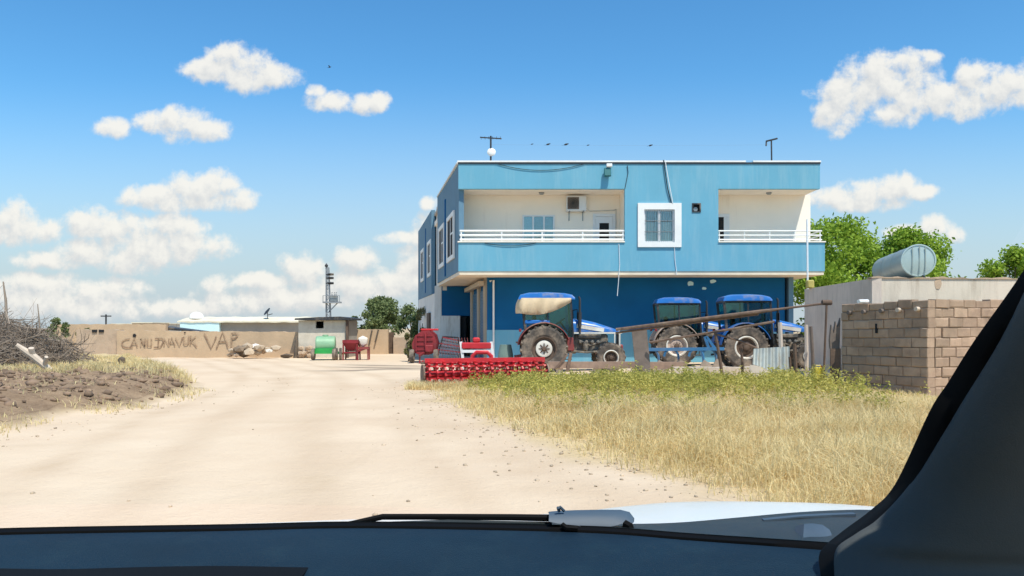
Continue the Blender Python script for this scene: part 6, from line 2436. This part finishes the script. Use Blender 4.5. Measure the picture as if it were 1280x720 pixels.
for _ in range(9000):
    x, y = rng.uniform(-15, -7.0), rng.uniform(9, 21)
    if float(bank_mask(np.float64(x), np.float64(y))) > 0.25 and mnoise.noise(Vector((x * 1.1, y * 1.1, 12))) + 0.5 * mnoise.noise(Vector((x * 4, y * 4, 2))) > 0.18:
        L1.append((x, y, hgt(x, y) - 0.01, 0.03 + 0.10 * rng.random() ** 2))
L1 = np.array(L1)
tag(blades('dry_grass', L1[:, :3], L1[:, 3], 0.016, 'straw', 0.5), 'dry grass on the earth bank around the brush heap', 'grass', None, 'stuff')
# weeds at the roller and along the shed
L2 = []
while len(L2) < 5000:
    if rng.random() < 0.5:
        x, y = rng.uniform(-2.6, 0.2), rng.uniform(19.3, 20.4)
        h_ = 0.10 + 0.14 * rng.random()
    else:
        t = rng.random()
        x, y = 8.97 - 0.94 * t - abs(rng.gauss(0, 0.25)) - 0.05, 17.24 + 2.26 * t + rng.gauss(0, 0.2)
        h_ = 0.05 + 0.13 * rng.random() ** 2
        if rng.random() < 0.5:
            continue
    L2.append((x, y, 0, h_))
L2 = np.array(L2)
tag(blades('dry_grass', L2[:, :3], L2[:, 3], 0.014, 'straw', 0.5), 'sparse dry tufts at the foot of the block shed and the roller', 'grass', None, 'stuff')

# ------------------------------------------------------------------ the car the view is taken from
CAR = thing('car', 'white car seen from its own cabin: dark dashboard, windscreen pillar, hood', 'car', (-0.15, 0.0, 0.0))


def spline(pts, n):
    """Catmull-Rom through the points"""
    P_ = [Vector(p) for p in pts]
    P_ = [P_[0] * 2 - P_[1]] + P_ + [P_[-1] * 2 - P_[-2]]
    out = []
    segs = len(P_) - 3
    for i in range(n + 1):
        t = i / n * segs
        k_ = min(int(t), segs - 1)
        f = t - k_
        a_, b_, c_, d_ = P_[k_:k_ + 4]
        out.append(0.5 * ((2 * b_) + (c_ - a_) * f + (2 * a_ - 5 * b_ + 4 * c_ - d_) * f * f + (3 * b_ - a_ - 3 * c_ + d_) * f ** 3))
    return out


NS = 48
edge = spline([W(-420, 690, 0.93), W(-200, 676, 1.0), W(0, 667.5, 1.03), W(280, 662.5, 1.06), W(440, 659, 1.07), (W(640, 662, 1.06)), W(760, 666, 1.035), W(860, 674, 1.0), W(960, 681, 0.95), W(1050, 687.5, 0.895)], NS)
# dashboard: from the windscreen base towards the seats, then down
a = MB()
rows = []
for (dy, dz) in ((0.006, -0.055), (0.0, -0.004), (-0.006, 0.0), (-0.06, -0.0005), (-0.14, -0.004), (-0.25, -0.012), (-0.36, -0.03), (-0.43, -0.07), (-0.46, -0.16), (-0.44, -0.34)):
    rows.append([p + Vector((0, dy, dz)) for p in edge])
a.shell(rows, (0, 0.004, -0.012))
DASH = a.build('dashboard', 'dash', CAR, True, autosm=60)
a = MB()
v0 = [W(-150, 711, 0.905), W(60, 712, 0.915), W(230, 711.5, 0.918), W(388, 711, 0.92)]
v1 = [W(-150, 735, 0.84), W(60, 735, 0.845), W(230, 735, 0.85), W(372, 735, 0.85)]
a.shell([[p + Vector((0, 0, 0.0045)) for p in v0], [p + Vector((0, 0, 0.0065)) for p in v1]], (0, 0, -0.003))
a.build('demister_vent', 'blackplastic', CAR)
# black ceramic band and seal along the base of the glass
a = MB()
rows = [[p + Vector((0, 0.0, -0.012)) for p in edge], [p + Vector((0, 0.004, 0.001)) for p in edge], [p + Vector((0, 0.016, 0.003)) for p in edge], [p + Vector((0, 0.022, -0.012)) for p in edge]]
a.shell(rows, (0, 0.001, -0.002))
a.build('windscreen_seal', 'blackplastic', CAR, True, autosm=60)
# pillar: outer black band and inner trim. curves in depth along the pillar
ti = [(1046, 722, 0.80), (1049, 689, 0.82), (1072, 671, 0.815), (1103, 650, 0.81), (1143, 606, 0.80), (1179, 547, 0.78), (1206, 503, 0.765), (1246, 438, 0.74), (1282, 374, 0.715), (1330, 285, 0.68), (1400, 150, 0.63), (1480, -10, 0.585), (1590, -190, 0.53)]
to = [(1026, 722, 0.82), (1025, 690, 0.852), (1051, 666, 0.858), (1087, 639, 0.845), (1119, 605, 0.83), (1162, 514, 0.795), (1185, 478, 0.785), (1217, 427, 0.76), (1280, 337, 0.725), (1328, 250, 0.69), (1398, 115, 0.64), (1478, -40, 0.595), (1588, -220, 0.54)]
inn = spline([W(*p) for p in ti], 60)
outr = spline([W(*p) for p in to], 60)
a = MB()
rows = [[p + Vector((0.05, 0.03, -0.02)) for p in inn], [p + Vector((0.002, 0.002, 0)) for p in inn], [(p + q_) / 2 + Vector((0, -0.003, 0)) for p, q_ in zip(inn, outr)], outr, [p + Vector((0.05, 0.02, -0.01)) for p in outr]]
a.shell(rows, (0.004, 0.006, 0.0))
a.build('pillar_seal', 'blackplastic', CAR, True, autosm=60)
a = MB()
rows = [[p + Vector((x_, y_, z_)) for p in inn] for (x_, y_, z_) in ((0, .008, 0), (0, -.004, 0), (.006, -.018, 0), (.018, -.034, 0), (.036, -.045, 0), (.062, -.052, 0), (.10, -.054, -.002), (.15, -.050, -.004), (.24, -.04, -.006))]
a.shell(rows, (0.01, 0.012, 0.0))
a.build('pillar_trim', 'trim', CAR, True, autosm=60)
# mirrored pillar on the other side, roof, doors and floor so the cabin shades itself
mirx = -0.45
a = MB()
ml_ = [Vector((2 * mirx / 1 - p.x + 0.0, p.y, p.z)) for p in inn]
mo_ = [Vector((2 * mirx - p.x, p.y, p.z)) for p in outr]
rows = [ml_, [(p + q_) / 2 + Vector((0, -0.003, 0)) for p, q_ in zip(ml_, mo_)], mo_]
a.shell(rows, (-0.004, 0.006, 0.0))
rows = [[p + Vector((0.0, -0.004, 0)) for p in ml_], [p + Vector((-0.04, -0.11, 0)) for p in ml_], [p + Vector((-0.2, -0.2, 0)) for p in ml_]]
a.shell(rows, (-0.01, 0.012, 0.0))
a.build('left_pillar', 'trim', CAR, True, autosm=60)
zr_ = inn[-1].z + 0.005
yf_ = inn[-1].y - 0.02
a = MB()
rows = []
for (y, z) in ((outr[-1].y + 0.03, zr_ - 0.01), (yf_ - 0.15, zr_ + 0.05), (-0.6, zr_ + 0.08), (-1.6, zr_ + 0.06), (-2.3, zr_ - 0.05), (-2.6, zr_ - 0.5), (-2.7, 0.9)):
    rows.append([(-0.45 + u_ * 1.02, y, z - 0.02 * abs(u_) ** 3) for u_ in np.linspace(-1, 1, 15)])
a.shell(rows, (0, 0.01, -0.03))
a.build('roof', 'carwhite', CAR, True, autosm=60)
a = MB()
rows = []
for (y, z) in ((outr[-1].y + 0.02, zr_ - 0.055), (yf_ - 0.15, zr_ + 0.005), (-0.6, zr_ + 0.035), (-1.6, zr_ + 0.015), (-2.25, zr_ - 0.09)):
    rows.append([(-0.45 + u_ * 0.99, y, z - 0.02 * abs(u_) ** 3) for u_ in np.linspace(-1, 1, 15)])
a.shell(rows, (0, 0, -0.01))
a.build('headlining', 'headlining', CAR, True, autosm=60)
for s_ in (-1, 1):
    xx = -0.45 + s_ * 1.03
    a = MB()
    a.prism([(0.80, 0.35), (0.80, 1.18), (-2.6, 1.22), (-2.6, 0.35)], xx - 0.03, xx + 0.03, 'xz')
    a.v = [(y_, x_, z_) for (x_, y_, z_) in a.v]
    a.bar((xx, -0.7, 1.2), (xx - s_ * 0.05, -0.75, zr_ - 0.02), 0.1)
    a.bar((xx, -1.7, 1.2), (xx - s_ * 0.05, -1.9, zr_ - 0.06), 0.14)
    a.build('door', 'blackplastic', CAR)
a = MB()
a.box(-1.42, 0.52, -2.6, 0.8, 0.33, 0.37)
a.build('floor_pan', 'blackplastic', CAR)
# windscreen pane between the pillars
a = MB()
top = [p + Vector((0, 0.012, 0.02)) for p in edge]
rows = []
oo = [p for p in outr if p.z > 1.27]
for f in np.linspace(0, 1, 8):
    i_ = 6 + int(f * (len(outr) - 7))
    pr = outr[i_] + Vector((0.02, 0.015, 0))
    base_r, row = top[-1], []
    for k_, p in enumerate(top):
        u_ = k_ / (len(top) - 1)
        pl = Vector((2 * mirx - pr.x, pr.y, pr.z))
        bow = 0.14 * (1 - (2 * u_ - 1) ** 2)
        q_ = pl.lerp(pr, u_) + Vector((0, bow + 0.06, 0))
        row.append(q_)
    rows.append(row)
a.grid(rows)
a.build('windscreen', 'windscreen', CAR, True, autosm=180)
# hood
hx = [(-300, 668, 1.50), (0, 660.5, 1.62), (120, 659, 1.66), (290, 656, 1.70), (440, 650, 1.74), (640, 645.5, 1.80), (720, 640, 1.82), (780, 633, 1.84), (860, 627, 1.87), (1000, 628, 1.93), (1090, 633, 1.96), (1150, 641, 1.97), (1200, 660, 1.97)]
he = spline([W(*p) for p in hx], NS)
a = MB()
rows = [[p + Vector((0.004, 0.10, -0.10)) for p in he], [p + Vector((0, 0.05, -0.025)) for p in he], he,
        [p * 0.85 + (edge[i] + Vector((0.1, 0.18, -0.05))) * 0.15 + Vector((0, 0, 0.004)) for i, p in enumerate(he)],
        [p * 0.45 + (edge[i] + Vector((0.12, 0.18, -0.055))) * 0.55 for i, p in enumerate(he)],
        [edge[i] + Vector((0.14, 0.16, -0.06)) for i, p in enumerate(he)]]
a.shell(rows, (0, 0, -0.02))
a.build('hood', 'carwhite', CAR, True, autosm=60)
# cowl panel between glass and hood
cu_ = spline([W(-300, 672, 1.10), W(0, 662.0, 1.12), (W(90, 661.5, 1.13)), W(280, 661, 1.16), W(430, 656.5, 1.20), W(480, 652.5, 1.22), W(640, 651.5, 1.22), W(760, 654.5, 1.2), W(840, 653.5, 1.18), W(920, 647, 1.17), W(1000, 640, 1.16), W(1076, 637, 1.14), W(1150, 640, 1.10)], NS)
a = MB()
rows = [[p + Vector((0, 0.016, 0.004)) for p in edge], [(p + Vector((0, 0.016, 0.004))) * 0.5 + q_ * 0.5 + Vector((0, 0, -0.0015)) for p, q_ in zip(edge, cu_)], cu_, [q_ + Vector((0, 0.02, -0.03)) for q_ in cu_]]
a.shell(rows, (0, 0.002, -0.006))
a.build('cowl', 'cowl', CAR, True, autosm=60)
a = MB()
a.shell([[W(1005, 655, .985), W(1014, 654, .985), W(1028, 656, .98), W(1037, 662, .975), W(1041, 671, .965)], [W(1004, 672, .955), W(1013, 673, .955), W(1025, 673.5, .95), W(1036, 674, .95), W(1041, 674.5, .95)]], (0, 0.03, -0.01))
a.build('cowl_end_cap', 'wipercap', CAR, True, autosm=40)
a = MB()
a.shell([[W(955, 650, 1.10), W(1000, 645.5, 1.10), (W(1040, 643.5, 1.10)), W(1070, 642.5, 1.09)], [W(955, 651.8, 1.10), W(1000, 647.5, 1.10), W(1040, 646, 1.10), W(1070, 645.5, 1.09)]], (0, 0.01, 0))
a.build('cowl_rib', 'wipercap', CAR)
# wiper
WI = []
a = MB()
a.tube([W(395, 661, 1.105), W(440, 654.5, 1.11), W(478, 646.0, 1.115), W(560, 646.0, 1.115), W(640, 646.6, 1.11), W(694, 647.6, 1.105)], [0.0025, 0.004, 0.0042, 0.0042, 0.0045, 0.005], 8)
ARM = a.build('wiper_arm', 'blackplastic', CAR, True)
a = MB()
a.tube([W(330, 662.5, 1.09), W(440, 657.5, 1.105), W(560, 653.5, 1.11), W(690, 655, 1.105)], [0.003, 0.0045, 0.0045, 0.003], 6)
a.build('wiper_blade', 'cowl', CAR, True)
a = MB()
yt = [(686, 639.5), (697, 638.5), (720, 637.6), (752, 637.0), (776, 637.2), (787, 640), (793, 648), (792, 653)]
yb_ = [(686, 652), (697, 654.5), (722, 657), (733, 659.5), (752, 659.8), (770, 657), (784, 652.5), (791, 654)]
TT = [W(x, y, 1.085) for x, y in yt]
BB = [W(x, y, 1.06) for x, y in yb_]
rows = [[p + Vector((0, 0.018, -0.006)) for p in TT], TT, [p * 0.5 + q_ * 0.5 + Vector((0, -0.007, 0.0025)) for p, q_ in zip(TT, BB)], BB, [q_ + Vector((0, 0.02, -0.004)) for q_ in BB]]
a.shell(rows, (0, 0.003, -0.001))
a.build('wiper_cap', 'wipercap', CAR, True, autosm=50)
a = MB()
a.tube([W(699, 639, 1.075), W(697.5, 634.5, 1.07), W(700, 633.8, 1.07), W(705, 638.5, 1.075)], 0.0022, 6)
a.build('washer_nozzle', 'wipercap', CAR, True)
a = MB()
a.tube([W(703, 656, 1.055), W(708, 660, 1.05), W(722, 661, 1.05)], 0.004, 6)
a.tube([W(781, 655, 1.055), W(787, 658, 1.05), W(788, 662, 1.05)], 0.006, 6)
a.build('wiper_pivot', 'blackplastic', CAR, True)
